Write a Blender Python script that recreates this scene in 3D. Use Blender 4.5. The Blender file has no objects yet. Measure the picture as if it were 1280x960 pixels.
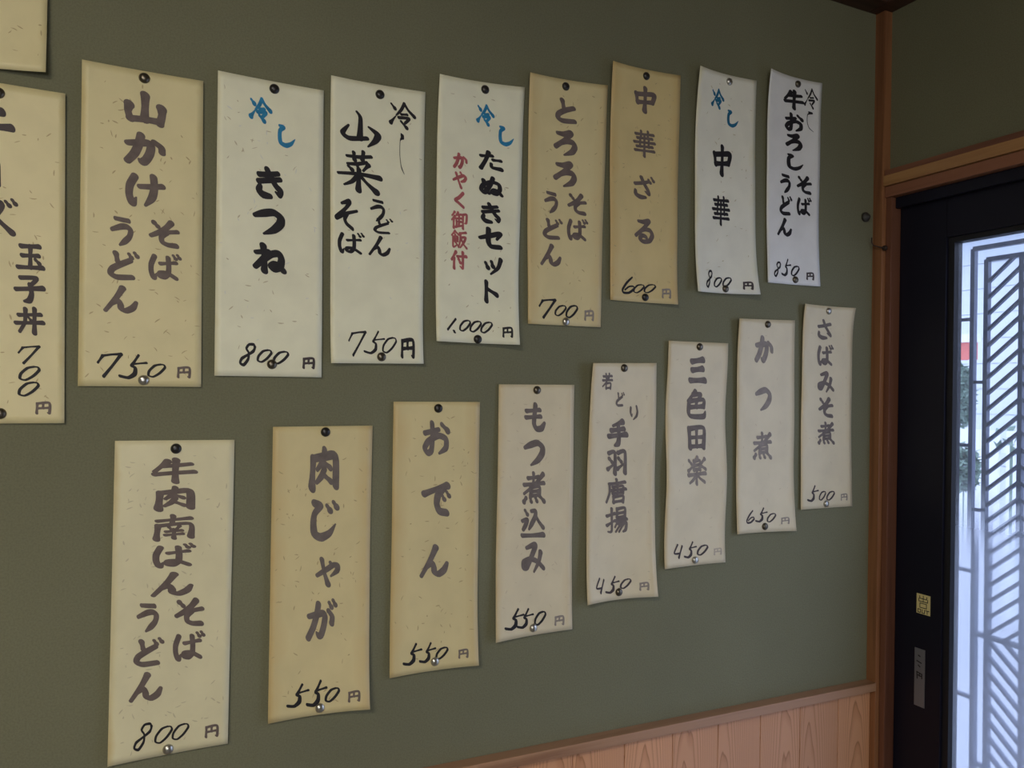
import bpy, bmesh, math, random
from mathutils import Vector, Matrix

S = bpy.context.scene
COL = S.collection
PI = math.pi
# ------------------------------------------------------------------ camera
F_PX = 960.0
YAW = math.atan2(2050.0, F_PX)           # angle between view axis and the menu wall's direction
ROLL = 0.019
PITCH = math.atan2(9.0, F_PX)
EYE = Vector((0.0, 0.0, 1.46))
UPW = Vector((0, 0, 1))
_Fh = Vector((math.cos(YAW), math.sin(YAW), 0))
_Rh = Vector((math.sin(YAW), -math.cos(YAW), 0))
_Fw = _Fh * math.cos(PITCH) + UPW * math.sin(PITCH)
_Up = UPW * math.cos(PITCH) - _Fh * math.sin(PITCH)
CR = _Rh * math.cos(ROLL) + _Up * math.sin(ROLL)
CU = _Up * math.cos(ROLL) - _Rh * math.sin(ROLL)
CF = _Fw
cam = bpy.data.cameras.new('camera')
cam.sensor_fit = 'HORIZONTAL'
cam.sensor_width = 36.0
cam.lens = F_PX / 1280.0 * 36.0
cam.clip_start = 0.02
camo = bpy.data.objects.new('camera', cam)
COL.objects.link(camo)
M = Matrix.Identity(4)
for i in range(3):
    M[i][0] = CR[i]; M[i][1] = CU[i]; M[i][2] = -CF[i]; M[i][3] = EYE[i]
camo.matrix_world = M
S.camera = camo

def ray(px, py):
    return (CF + CR * ((px - 640.0) / F_PX) - CU * ((py - 480.0) / F_PX))
def on_y(px, py, Y):
    d = ray(px, py); return EYE + d * (Y / d.y)
def on_x(px, py, X):
    d = ray(px, py); return EYE + d * (X / d.x)

# ------------------------------------------------------------------ world, lights, exposure
w = bpy.data.worlds.new('overcast_sky'); S.world = w
w.use_nodes = True
bg = w.node_tree.nodes['Background']
bg.inputs[0].default_value = (0.60, 0.71, 1.0, 1)
bg.inputs[1].default_value = 1.8
S.view_settings.view_transform = 'Standard'
S.view_settings.look = 'None'
S.view_settings.gamma = 1.0
S.view_settings.use_curve_mapping = False
S.view_settings.exposure = 0.55

def area(name, loc, target, sx, sy, power, col):
    l = bpy.data.lights.new(name, 'AREA'); l.shape = 'RECTANGLE'
    l.size = sx; l.size_y = sy; l.energy = power; l.color = col
    o = bpy.data.objects.new(name, l); COL.objects.link(o)
    o.location = loc
    o.rotation_euler = (Vector(target) - Vector(loc)).to_track_quat('-Z', 'Y').to_euler()
    return o
# daylight through the window opening in the wall behind the camera
area('window_daylight', (-0.75, -2.55, 1.55), (-0.75, 0, 1.5), 1.5, 1.0, 13.0, (1.0, 0.95, 0.84))

# ------------------------------------------------------------------ materials
def mat(name, col, rough=0.6, metal=0.0, spec=0.5, build=None):
    m = bpy.data.materials.new(name); m.use_nodes = True
    nt = m.node_tree; b = nt.nodes['Principled BSDF']
    b.inputs['Base Color'].default_value = (*col, 1)
    b.inputs['Roughness'].default_value = rough
    b.inputs['Metallic'].default_value = metal
    b.inputs['Specular IOR Level'].default_value = spec
    if build: build(nt, b)
    return m
def N(nt, t, **kw):
    n = nt.nodes.new(t)
    for k, v in kw.items():
        if hasattr(n, k): setattr(n, k, v)
        else: n.inputs[k].default_value = v
    return n
def ramp(nt, stops):
    r = nt.nodes.new('ShaderNodeValToRGB')
    e = r.color_ramp.elements
    while len(e) < len(stops): e.new(0.5)
    for q, (p, c) in zip(e, stops):
        q.position = p; q.color = (*c, 1) if len(c) == 3 else c
    return r
def srgb(r, g, b):
    f = lambda c: (c/255/12.92) if c/255 <= 0.04045 else ((c/255+0.055)/1.055)**2.4
    return (f(r), f(g), f(b))
def mul(c, k): return tuple(min(1, x*k) for x in c)

def plaster(name, col):
    def f(nt, b):
        tc = N(nt, 'ShaderNodeTexCoord')
        n1 = N(nt, 'ShaderNodeTexNoise', Scale=2.2, Detail=4.0)
        n2 = N(nt, 'ShaderNodeTexNoise', Scale=420.0, Detail=3.0)
        nt.links.new(tc.outputs['Object'], n1.inputs['Vector'])
        nt.links.new(tc.outputs['Object'], n2.inputs['Vector'])
        r1 = ramp(nt, [(0.3, mul(col, 0.90)), (0.7, mul(col, 1.10))])
        nt.links.new(n1.outputs['Fac'], r1.inputs['Fac'])
        mx = N(nt, 'ShaderNodeMix', data_type='RGBA', blend_type='MULTIPLY')
        mx.inputs[0].default_value = 0.5
        r2 = ramp(nt, [(0.35, (0.72, 0.72, 0.72)), (0.6, (1, 1, 1))])
        nt.links.new(n2.outputs['Fac'], r2.inputs['Fac'])
        nt.links.new(r1.outputs[0], mx.inputs[6]); nt.links.new(r2.outputs[0], mx.inputs[7])
        nt.links.new(mx.outputs[2], b.inputs['Base Color'])
        bp = N(nt, 'ShaderNodeBump', Strength=0.25, Distance=0.001)
        nt.links.new(n2.outputs['Fac'], bp.inputs['Height'])
        nt.links.new(bp.outputs[0], b.inputs['Normal'])
    return mat(name, col, 0.85, 0, 0.25, f)

def wood(name, light, dark, axis='Z', rough=0.45, scale=1.0, spec=0.4):
    st = {'X': (1.2, 30, 30), 'Y': (30, 1.2, 30), 'Z': (30, 30, 1.2)}[axis]
    def f(nt, b):
        tc = N(nt, 'ShaderNodeTexCoord'); oi = N(nt, 'ShaderNodeObjectInfo')
        ad = N(nt, 'ShaderNodeVectorMath', operation='ADD')
        cx = N(nt, 'ShaderNodeCombineXYZ')
        m1 = N(nt, 'ShaderNodeMath', operation='MULTIPLY'); m1.inputs[1].default_value = 37.0
        nt.links.new(oi.outputs['Random'], m1.inputs[0])
        for i in range(3): nt.links.new(m1.outputs[0], cx.inputs[i])
        nt.links.new(tc.outputs['Object'], ad.inputs[0]); nt.links.new(cx.outputs[0], ad.inputs[1])
        mp = N(nt, 'ShaderNodeMapping'); mp.inputs['Scale'].default_value = [s*scale for s in st]
        nt.links.new(ad.outputs[0], mp.inputs['Vector'])
        n1 = N(nt, 'ShaderNodeTexNoise', Scale=1.0, Detail=2.0, Distortion=0.6)
        nt.links.new(mp.outputs[0], n1.inputs['Vector'])
        mm = N(nt, 'ShaderNodeMath', operation='MULTIPLY'); mm.inputs[1].default_value = 6.0
        fr = N(nt, 'ShaderNodeMath', operation='PINGPONG'); fr.inputs[1].default_value = 1.0
        nt.links.new(n1.outputs['Fac'], mm.inputs[0]); nt.links.new(mm.outputs[0], fr.inputs[0])
        mp2 = N(nt, 'ShaderNodeMapping'); mp2.inputs['Scale'].default_value = [s*scale*9 for s in st]
        nt.links.new(ad.outputs[0], mp2.inputs['Vector'])
        n2 = N(nt, 'ShaderNodeTexNoise', Scale=1.0, Detail=3.0)
        nt.links.new(mp2.outputs[0], n2.inputs['Vector'])
        av = N(nt, 'ShaderNodeMath', operation='MULTIPLY_ADD'); av.inputs[1].default_value = 0.55
        nt.links.new(fr.outputs[0], av.inputs[0])
        m3 = N(nt, 'ShaderNodeMath', operation='MULTIPLY'); m3.inputs[1].default_value = 0.45
        nt.links.new(n2.outputs['Fac'], m3.inputs[0]); nt.links.new(m3.outputs[0], av.inputs[2])
        r = ramp(nt, [(0.15, dark), (0.62, light), (1.0, mul(light, 1.08))])
        nt.links.new(av.outputs[0], r.inputs['Fac'])
        hs = N(nt, 'ShaderNodeHueSaturation')
        ra = N(nt, 'ShaderNodeMapRange'); ra.inputs[3].default_value = 0.86; ra.inputs[4].default_value = 1.14
        nt.links.new(oi.outputs['Random'], ra.inputs[0]); nt.links.new(ra.outputs[0], hs.inputs['Value'])
        nt.links.new(r.outputs[0], hs.inputs['Color'])
        nt.links.new(hs.outputs[0], b.inputs['Base Color'])
        bp = N(nt, 'ShaderNodeBump', Strength=0.12, Distance=0.001)
        nt.links.new(av.outputs[0], bp.inputs['Height']); nt.links.new(bp.outputs[0], b.inputs['Normal'])
    return mat(name, light, rough, 0, spec, f)

def plank_mat(name, light, dark, line):
    def f(nt, b):
        tc = N(nt, 'ShaderNodeTexCoord'); oi = N(nt, 'ShaderNodeObjectInfo')
        sp = N(nt, 'ShaderNodeSeparateXYZ'); nt.links.new(tc.outputs['Object'], sp.inputs[0])
        def M_(op, a, b_=None, c=None):
            n = N(nt, 'ShaderNodeMath', operation=op)
            for i, v in enumerate((a, b_, c)):
                if v is None: continue
                if isinstance(v, (int, float)): n.inputs[i].default_value = v
                else: nt.links.new(v, n.inputs[i])
            return n.outputs[0]
        rnd = oi.outputs['Random']
        cen = M_('MULTIPLY_ADD', rnd, 0.060, 0.010)                 # pith of each plank lies elsewhere
        dx = M_('SUBTRACT', sp.outputs[0], cen)
        par = M_('MULTIPLY', M_('MULTIPLY', dx, dx), 3200.0)
        mp = N(nt, 'ShaderNodeMapping'); mp.inputs['Scale'].default_value = (26, 26, 3.0)
        cx = N(nt, 'ShaderNodeCombineXYZ'); nt.links.new(M_('MULTIPLY', rnd, 31.0), cx.inputs[2])
        ad = N(nt, 'ShaderNodeVectorMath', operation='ADD')
        nt.links.new(tc.outputs['Object'], ad.inputs[0]); nt.links.new(cx.outputs[0], ad.inputs[1])
        nt.links.new(ad.outputs[0], mp.inputs['Vector'])
        n1 = N(nt, 'ShaderNodeTexNoise', Scale=1.0, Detail=2.0); nt.links.new(mp.outputs[0], n1.inputs['Vector'])
        v = M_('ADD', M_('MULTIPLY_ADD', sp.outputs[2], 11.0, par), M_('MULTIPLY', n1.outputs['Fac'], 3.2))
        fr = M_('FRACT', M_('ADD', v, M_('MULTIPLY', rnd, 9.0)))
        r = ramp(nt, [(0.0, light), (0.55, light), (0.86, dark), (0.95, line), (1.0, light)])
        nt.links.new(fr, r.inputs['Fac'])
        hs = N(nt, 'ShaderNodeHueSaturation')
        ra = N(nt, 'ShaderNodeMapRange'); ra.inputs[3].default_value = 0.88; ra.inputs[4].default_value = 1.10
        nt.links.new(M_('FRACT', M_('MULTIPLY', rnd, 7.31)), ra.inputs[0]); nt.links.new(ra.outputs[0], hs.inputs['Value'])
        nt.links.new(r.outputs[0], hs.inputs['Color']); nt.links.new(hs.outputs[0], b.inputs['Base Color'])
    return mat(name, light, 0.4, 0, 0.4, f)

def paper_mat(name, col, edge, edge_w=0.10, gloss=0.42):
    def f(nt, b):
        uv = N(nt, 'ShaderNodeUVMap'); oi = N(nt, 'ShaderNodeObjectInfo')
        sp = N(nt, 'ShaderNodeSeparateXYZ'); nt.links.new(uv.outputs[0], sp.inputs[0])
        mp = N(nt, 'ShaderNodeMapping'); mp.inputs['Scale'].default_value = (1, 2.7, 1)
        nt.links.new(uv.outputs[0], mp.inputs['Vector'])
        n1 = N(nt, 'ShaderNodeTexNoise', Scale=3.0, Detail=4.0); n1.noise_dimensions = '4D'
        m1 = N(nt, 'ShaderNodeMath', operation='MULTIPLY'); m1.inputs[1].default_value = 50
        nt.links.new(oi.outputs['Random'], m1.inputs[0]); nt.links.new(m1.outputs[0], n1.inputs['W'])
        nt.links.new(mp.outputs[0], n1.inputs['Vector'])
        # distance to the nearest side edge, roughened by the noise
        a = N(nt, 'ShaderNodeMath', operation='SUBTRACT'); a.inputs[1].default_value = 0.5
        nt.links.new(sp.outputs[0], a.inputs[0])
        ab = N(nt, 'ShaderNodeMath', operation='ABSOLUTE'); nt.links.new(a.outputs[0], ab.inputs[0])
        ad = N(nt, 'ShaderNodeMath', operation='MULTIPLY_ADD'); ad.inputs[1].default_value = 0.30
        nt.links.new(n1.outputs['Fac'], ad.inputs[0]); nt.links.new(ab.outputs[0], ad.inputs[2])
        r = ramp(nt, [(0.645 - edge_w, (0, 0, 0)), (0.70, (1, 1, 1))])
        nt.links.new(ad.outputs[0], r.inputs['Fac'])
        r2 = ramp(nt, [(0.3, mul(col, 0.93)), (0.55, col), (0.75, mul(col, 1.04))])
        nt.links.new(n1.outputs['Fac'], r2.inputs['Fac'])
        mx = N(nt, 'ShaderNodeMix', data_type='RGBA')
        ef = N(nt, 'ShaderNodeMath', operation='MULTIPLY'); ef.inputs[1].default_value = 0.65
        nt.links.new(r.outputs[0], ef.inputs[0]); nt.links.new(ef.outputs[0], mx.inputs[0]); nt.links.new(r2.outputs[0], mx.inputs[6])
        mx.inputs[7].default_value = (*edge, 1)
        nt.links.new(mx.outputs[2], b.inputs['Base Color'])
    return mat(name, col, gloss, 0, 0.35, f)

def ink(name, col):
    def f(nt, b):
        tc = N(nt, 'ShaderNodeTexCoord')
        n = N(nt, 'ShaderNodeTexNoise', Scale=90.0, Detail=3.0)
        nt.links.new(tc.outputs['Object'], n.inputs['Vector'])
        r = ramp(nt, [(0.3, mul(col, 0.85)), (0.7, mul(col, 1.18))])
        nt.links.new(n.outputs['Fac'], r.inputs['Fac']); nt.links.new(r.outputs[0], b.inputs['Base Color'])
    return mat(name, col, 0.6, 0, 0.3, f)

MAT = {}
MAT['green'] = plaster('olive_plaster', (0.190, 0.185, 0.112))
MAT['cedar'] = plank_mat('cedar_plank', (0.65, 0.325, 0.165), (0.55, 0.255, 0.118), (0.40, 0.175, 0.072))
MAT['rail'] = wood('rail_wood', (0.44, 0.24, 0.13), (0.30, 0.145, 0.075), 'X', 0.4)
MAT['post'] = wood('post_wood', (0.255, 0.112, 0.048), (0.155, 0.062, 0.028), 'Z', 0.35)
MAT['jamb'] = wood('jamb_wood', (0.19, 0.078, 0.044), (0.12, 0.047, 0.029), 'Z', 0.4)
MAT['lintel'] = wood('lintel_wood', (0.46, 0.25, 0.10), (0.33, 0.155, 0.06), 'Y', 0.4)
MAT['lintel_dark'] = wood('lintel_dark_wood', (0.24, 0.10, 0.055), (0.15, 0.06, 0.034), 'Y', 0.5)
MAT['dark_wood'] = wood('ceiling_trim_wood', (0.085, 0.04, 0.028), (0.05, 0.024, 0.018), 'X', 0.5)
MAT['ceiling'] = wood('ceiling_board', (0.16, 0.10, 0.06), (0.10, 0.06, 0.035), 'X', 0.6)
MAT['floor'] = mat('floor_tile', (0.16, 0.15, 0.135), 0.5)
MAT['door'] = mat('dark_bronze_aluminium', (0.007, 0.007, 0.016), 0.42, 0.0, 0.25)  # navy cast is haze put into the frame colour
MAT['door_bead'] = mat('black_rubber', (0.006, 0.006, 0.010), 0.6)
MAT['lattice'] = mat('grey_lattice_metal', (0.065, 0.085, 0.15), 0.5, 0.2)  # bluish tint stands for haze over the bars
MAT['steel'] = mat('tack_steel', (0.55, 0.53, 0.47), 0.28, 0.9)
MAT['tackblack'] = mat('tack_black', (0.018, 0.015, 0.013), 0.35)
MAT['bronze'] = mat('tack_bronze', (0.14, 0.12, 0.09), 0.3, 0.85)
MAT['wire'] = mat('rusted_wire', (0.05, 0.03, 0.022), 0.6, 0.4)
MAT['stud'] = mat('dull_stud', (0.05, 0.045, 0.038), 0.55, 0.3)
MAT['sticker'] = mat('yellow_sticker', (0.74, 0.64, 0.30), 0.4)
MAT['plate'] = mat('brushed_plate', (0.20, 0.20, 0.23), 0.4, 0.4)
MAT['black'] = ink('black_ink', srgb(38, 35, 38))
MAT['charcoal'] = ink('charcoal_ink', srgb(72, 62, 62))
MAT['brown'] = ink('faded_brown_ink', srgb(108, 94, 88))
MAT['mauve'] = ink('faded_mauve_ink', srgb(114, 103, 97))
MAT['lilac'] = ink('faded_lilac_ink', srgb(142, 131, 122))
MAT['pale'] = ink('washed_out_ink', srgb(184, 170, 150))
MAT['blue'] = ink('blue_ink', srgb(44, 128, 170))
MAT['teal'] = ink('teal_ink', srgb(36, 106, 138))
MAT['red'] = ink('red_ink', srgb(174, 94, 94))

# ------------------------------------------------------------------ mesh helpers
def link(name, me, m=None, parent=None):
    o = bpy.data.objects.new(name, me); COL.objects.link(o)
    if m is not None:
        me.materials.clear(); me.materials.append(m)
    if parent is not None: o.parent = parent
    return o
def from_bm(name, bm, m, parent=None, smooth=False):
    bmesh.ops.recalc_face_normals(bm, faces=bm.faces)
    me = bpy.data.meshes.new(name); bm.to_mesh(me); bm.free()
    if smooth:
        for p in me.polygons: p.use_smooth = True
    return link(name, me, m, parent)
def bbox(bm, x0, x1, y0, y1, z0, z1, bevel=0.0):
    vs = [bm.verts.new((x, y, z)) for x in (x0, x1) for y in (y0, y1) for z in (z0, z1)]
    fs = [(0,1,3,2), (4,6,7,5), (0,4,5,1), (2,3,7,6), (0,2,6,4), (1,5,7,3)]
    faces = [bm.faces.new([vs[i] for i in f]) for f in fs]
    if bevel:
        es = list({e for f in faces for e in f.edges})
        bmesh.ops.recalc_face_normals(bm, faces=faces)
        bmesh.ops.bevel(bm, geom=es, offset=bevel, segments=2, affect='EDGES', profile=0.6)
def box(name, m, x0, x1, y0, y1, z0, z1, parent=None, bevel=0.0):
    """box mesh with its origin at the middle of its base"""
    c = Vector(((x0+x1)/2, (y0+y1)/2, min(z0, z1)))
    bm = bmesh.new()
    bbox(bm, x0-c.x, x1-c.x, y0-c.y, y1-c.y, z0-c.z, z1-c.z, bevel)
    o = from_bm(name, bm, m, parent)
    pl = parent.location if parent is not None else Vector((0, 0, 0))
    o.location = c - pl
    return o
def bar(name, m, a, b, w, d, parent=None, nrm=Vector((1, 0, 0))):
    """flat bar from a to b; w across, d along nrm"""
    t = (b-a).normalized(); s = t.cross(nrm).normalized()
    bm = bmesh.new(); vs = []
    for p in (a, b):
        for i, j in ((-1,-1), (1,-1), (1,1), (-1,1)):
            vs.append(bm.verts.new(p - a + s*(w/2*i) + nrm*(d/2*j)))
    for i in range(4):
        bm.faces.new((vs[i], vs[(i+1) % 4], vs[4+(i+1) % 4], vs[4+i]))
    bm.faces.new(vs[0:4]); bm.faces.new(vs[4:8])
    o = from_bm(name, bm, m, parent)
    pl = parent.location if parent is not None else Vector((0, 0, 0))
    o.location = a - pl
    return o
def tube(name, m, pts, r, parent=None, seg=8):
    bm = bmesh.new(); rings = []
    for i, p in enumerate(pts):
        t = (pts[min(i+1, len(pts)-1)] - pts[max(i-1, 0)]).normalized()
        u = t.cross(Vector((0.3, 0.2, 0.93))).normalized(); v = t.cross(u)
        rings.append([bm.verts.new(p - pts[0] + (u*math.cos(k*2*PI/seg) + v*math.sin(k*2*PI/seg))*r) for k in range(seg)])
    for a, b in zip(rings, rings[1:]):
        for k in range(seg):
            bm.faces.new((a[k], a[(k+1) % seg], b[(k+1) % seg], b[k]))
    bm.faces.new(rings[0]); bm.faces.new(rings[-1])
    o = from_bm(name, bm, m, parent, True)
    o.location = pts[0] - (parent.location if parent is not None else Vector((0, 0, 0)))
    return o
def lathe_mesh(name, prof, seg=20):
    """prof: list of (r, h); axis along -Y (out of the menu wall)"""
    bm = bmesh.new(); rings = []
    for r, h in prof:
        if r < 1e-6: rings.append([bm.verts.new((0, -h, 0))])
        else: rings.append([bm.verts.new((r*math.cos(k*2*PI/seg), -h, r*math.sin(k*2*PI/seg))) for k in range(seg)])
    for a, b in zip(rings, rings[1:]):
        for k in range(seg):
            k2 = (k+1) % seg
            if len(a) == 1 and len(b) == 1: continue
            if len(b) == 1: bm.faces.new((a[k], a[k2], b[0]))
            elif len(a) == 1: bm.faces.new((a[0], b[k2], b[k]))
            else: bm.faces.new((a[k], a[k2], b[k2], b[k]))
    bmesh.ops.recalc_face_normals(bm, faces=bm.faces)
    me = bpy.data.meshes.new(name); bm.to_mesh(me); bm.free()
    for p in me.polygons: p.use_smooth = True
    return me
def empty(name, loc):
    o = bpy.data.objects.new(name, None); COL.objects.link(o); o.location = loc
    o.empty_display_size = 0.05
    return o
def tag(o, label, cat=None, group=None, kind=None):
    o['label'] = label
    if cat: o['category'] = cat
    if group: o['group'] = group
    if kind: o['kind'] = kind
    return o
def struct(o, label=None):
    o['kind'] = 'structure'
    if label: o['label'] = label
    return o

# ------------------------------------------------------------------ the room
YW = 1.079                                   # menu wall plane
pA = on_y(1088, 500, YW)                     # where the corner post meets the menu wall
XP = pA.x                                    # the post's face towards the room
e = on_x(1099.5, 500, XP); YP = e.y          # front edge of the post
g = on_y(1108.5, 500, YP); XW = g.x          # plaster plane of the door wall
Z_TRIM = on_y(1092.5, 18, YW).z
Z_CEIL = Z_TRIM + 0.045
zh = lambda px, py: on_x(px, py, XP).z
Z_H3 = zh(1190, 187.5)   # top of header casing
Z_H2 = zh(1190, 195.5)   # dark strip / light face
Z_H1 = zh(1190, 209.5)   # bottom of the light face
XL, YB = -3.2, -2.6
rail_top = on_y(840, 897, YW).z
print('GEOM', XP, YP, XW, Z_TRIM, Z_H3, Z_H2, Z_H1, rail_top)

box('floor', MAT['floor'], XL-0.1, XW+0.10, YB-0.1, YW+0.1, -0.1, 0.0)
struct(bpy.data.objects['floor'], 'grey floor of the restaurant')
struct(box('ceiling', MAT['ceiling'], XL-0.1, XW+0.10, YB-0.1, YW+0.1, Z_CEIL, Z_CEIL+0.1), 'dark board ceiling')
wl = struct(box('wall_left', MAT['green'], XL-0.1, XW+0.10, YW, YW+0.1, 0, Z_CEIL), 'olive green plaster wall hung with menu strips')
# door wall: plaster above the door and beyond it
DY1 = YP - 0.001                             # door opening, side by the post
DY0 = 0.02
bm = bmesh.new()
bbox(bm, 0, 0.10, DY0-0.6, YW-0.6, Z_H1+0.01, Z_CEIL)
bbox(bm, 0, 0.10, YB-0.6, DY0-0.6, 0, Z_CEIL)
wr = from_bm('wall_right', bm, MAT['green']); wr.location = (XW, 0.6, 0)
struct(wr, 'olive green plaster wall above the sliding door')
# the wall behind the camera with its window opening
bm = bmesh.new()
for x0, x1, z0, z1 in ((XL, -1.5, 0, Z_CEIL), (0.0, XW, 0, Z_CEIL), (-1.5, 0.0, 0, 1.05), (-1.5, 0.0, 2.05, Z_CEIL)):
    bbox(bm, x0, x1, YB-0.1, YB, z0, z1)
struct(from_bm('wall_back', bm, MAT['green']), 'olive green wall with a window behind the viewer')
struct(box('wall_far_left', MAT['green'], XL-0.1, XL, YB, YW, 0, Z_CEIL), 'olive green wall at the far left end')
wb = struct(empty('window_1', (-0.75, YB-0.05, 1.05)), 'wood framed window behind the viewer')
for x0, x1, z0, z1 in ((-1.5, -1.46, 1.05, 2.05), (-0.04, 0.0, 1.05, 2.05), (-1.46, -0.04, 1.05, 1.09), (-1.46, -0.04, 2.01, 2.05), (-0.77, -0.73, 1.09, 2.01)):
    box('window_frame', MAT['jamb'], x0, x1, YB-0.08, YB-0.02, z0, z1, wb)

# corner post, header, jamb
struct(box('trim_1', MAT['post'], XP, XW+0.02, YP, YW+0.02, 0, Z_CEIL, bevel=0.0012), 'brown wooden corner post between the two walls')
hd = struct(box('trim_2', MAT['lintel'], XP+0.0005, XW+0.03, DY0-0.1, YP-0.0005, Z_H1, Z_H2, bevel=0.001), 'light brown wooden header over the door')
struct(box('trim_3', MAT['lintel_dark'], XP+0.004, XW+0.03, DY0-0.1, YP-0.0005, Z_H2, Z_H3, bevel=0.001), 'thin dark strip on top of the door header')
lt = on_x(1116, 244.8, XP+0.006).z
struct(box('trim_4', MAT['lintel_dark'], XP+0.006, XW+0.09, DY0-0.1, YP-0.0005, lt, Z_H1-0.001, bevel=0.001), 'reddish wooden lintel under the header')
YJ = on_x(1111, 500, XP+0.010).y
struct(box('trim_5', MAT['jamb'], XP+0.010, XW+0.09, YJ, YP-0.0005, 0, lt-0.0005, bevel=0.001), 'reddish brown wooden door jamb beside the corner post')
struct(box('trim_6', MAT['jamb'], XP+0.010, XW+0.09, DY0-0.1, DY0, 0, lt-0.0005, bevel=0.001), 'wooden door jamb on the far side of the door')
# ceiling mouldings
struct(box('trim_7', MAT['dark_wood'], XL, XP-0.022, YW-0.045, YW, Z_TRIM, Z_CEIL, bevel=0.002), 'dark ceiling moulding over the menu wall')
struct(box('trim_8', MAT['dark_wood'], XP-0.022, XW, YB, YW, Z_TRIM, Z_CEIL, bevel=0.002), 'dark ceiling moulding over the door wall')
# wainscot rail and planks
fr = on_y(840, 906, YW-0.02)
RD = 0.5
lo, hi = 0.0, 0.08
for _ in range(40):
    RD = (lo+hi)/2
    if on_y(840, 906, YW-RD).z < rail_top: lo = RD
    else: hi = RD
rail_bot = on_y(840, 918, YW-RD).z
print('RAIL', RD, rail_top, rail_bot)
struct(box('trim_9', MAT['rail'], XL, XP-0.0005, YW-RD, YW, rail_bot, rail_top, bevel=0.0012), 'brown wooden rail capping the plank wainscot')
edges = [on_y(px, 940, YW-0.010).x for px in (716, 780.5, 840.5, 897, 950, 999.5, 1047)]
pitch = (edges[-1]-edges[0])/6
x = edges[0]
xs = [x - pitch*k for k in range(1, int((x-XL)/pitch)+1)][::-1] + edges
last = XP-0.0005
xs.append(min(edges[-1]+pitch, last))
if last - xs[-1] > 0.004: xs.append(last)
print('PLANK pitch', pitch, len(xs))
pm = {}
for a, b in zip(xs, xs[1:]):
    k = round(b-a, 3)
    if k not in pm:
        bm = bmesh.new(); bbox(bm, 0.0006, b-a-0.0006, -0.010, 0, 0, rail_bot-0.0003, 0.0011)
        bmesh.ops.recalc_face_normals(bm, faces=bm.faces)
        me = bpy.data.meshes.new('plank'); bm.to_mesh(me); bm.free(); me.materials.append(MAT['cedar']); pm[k] = me
    o = bpy.data.objects.new('plank', pm[k]); COL.objects.link(o); o.parent = wl
    o.location = Vector((a, YW, 0)) - wl.location
    o['kind'] = 'structure'

# ceiling lamp over the tables, behind the viewer
def emit(name, col, k):
    m = bpy.data.materials.new(name); m.use_nodes = True
    b = m.node_tree.nodes['Principled BSDF']
    b.inputs['Base Color'].default_value = (0.8, 0.8, 0.78, 1)
    b.inputs['Emission Color'].default_value = (*col, 1); b.inputs['Emission Strength'].default_value = k
    return m
MAT['lamp'] = emit('lamp_diffuser', (1.0, 0.93, 0.76), 34.0)
MAT['housing'] = mat('lamp_housing', (0.7, 0.68, 0.62), 0.5)
lamp = tag(empty('ceiling_lamp', (-0.85, -0.55, Z_CEIL)), 'long fluorescent ceiling lamp above the tables', 'lamp')
box('lamp_housing', MAT['housing'], -1.25, -0.45, -0.67, -0.43, Z_CEIL-0.05, Z_CEIL, lamp, 0.004)
box('lamp_diffuser', MAT['lamp'], -1.21, -0.49, -0.64, -0.46, Z_CEIL-0.085, Z_CEIL-0.0505, lamp, 0.01)

# ------------------------------------------------------------------ sliding door
XD = on_y(1122, 500, YJ).x                    # room-side face of the door leaf
tl = on_x(1193, 302, XD); GZ1 = tl.z
GY1 = on_x(1188, 500, XD).y                  # edge of the glass by the stile
DT = lt + 0.005
d1 = struct(empty('door_1', (XD, 0.5, 0.0)), 'dark framed sliding glass door')
# glass with a frosted film that fades out upwards
zf1 = on_x(1200, 590, XD).z; zf0 = on_x(1200, 705, XD).z
def glass_mat():
    m = bpy.data.materials.new('frosted_fade_glass'); m.use_nodes = True
    nt = m.node_tree; nt.nodes.clear()
    out = N(nt, 'ShaderNodeOutputMaterial')
    tr = N(nt, 'ShaderNodeBsdfTransparent'); tr.inputs[0].default_value = (0.93, 0.95, 1, 1)
    gl = N(nt, 'ShaderNodeBsdfGlossy', Roughness=0.05); gl.inputs[0].default_value = (1, 1, 1, 1)
    fz = N(nt, 'ShaderNodeBsdfTranslucent'); fz.inputs[0].default_value = (0.86, 0.90, 1, 1)
    rf = N(nt, 'ShaderNodeBsdfRefraction', Roughness=0.22, IOR=1.12); rf.inputs[0].default_value = (0.92, 0.95, 1, 1)
    geo = N(nt, 'ShaderNodeNewGeometry'); sp = N(nt, 'ShaderNodeSeparateXYZ')
    nt.links.new(geo.outputs['Position'], sp.inputs[0])
    mr = N(nt, 'ShaderNodeMapRange'); mr.interpolation_type = 'SMOOTHSTEP'
    mr.inputs[1].default_value = zf0; mr.inputs[2].default_value = zf1; mr.inputs[3].default_value = 1.0; mr.inputs[4].default_value = 0.0
    nt.links.new(sp.outputs[2], mr.inputs[0])
    mf = N(nt, 'ShaderNodeMixShader', Fac=0.35)         # frosted = blurred view + scattered light
    nt.links.new(rf.outputs[0], mf.inputs[1]); nt.links.new(fz.outputs[0], mf.inputs[2])
    hz = N(nt, 'ShaderNodeMixShader', Fac=0.10)         # clear, with a bluish bloom haze mixed in
    nt.links.new(tr.outputs[0], hz.inputs[1]); nt.links.new(fz.outputs[0], hz.inputs[2])
    mx = N(nt, 'ShaderNodeMixShader')
    nt.links.new(mr.outputs[0], mx.inputs[0]); nt.links.new(hz.outputs[0], mx.inputs[1]); nt.links.new(mf.outputs[0], mx.inputs[2])
    fr = N(nt, 'ShaderNodeMixShader', Fac=0.03)
    nt.links.new(mx.outputs[0], fr.inputs[1]); nt.links.new(gl.outputs[0], fr.inputs[2])
    nt.links.new(fr.outputs[0], out.inputs[0])
    return m
MAT['glass'] = glass_mat()
SD = 0.034
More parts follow.
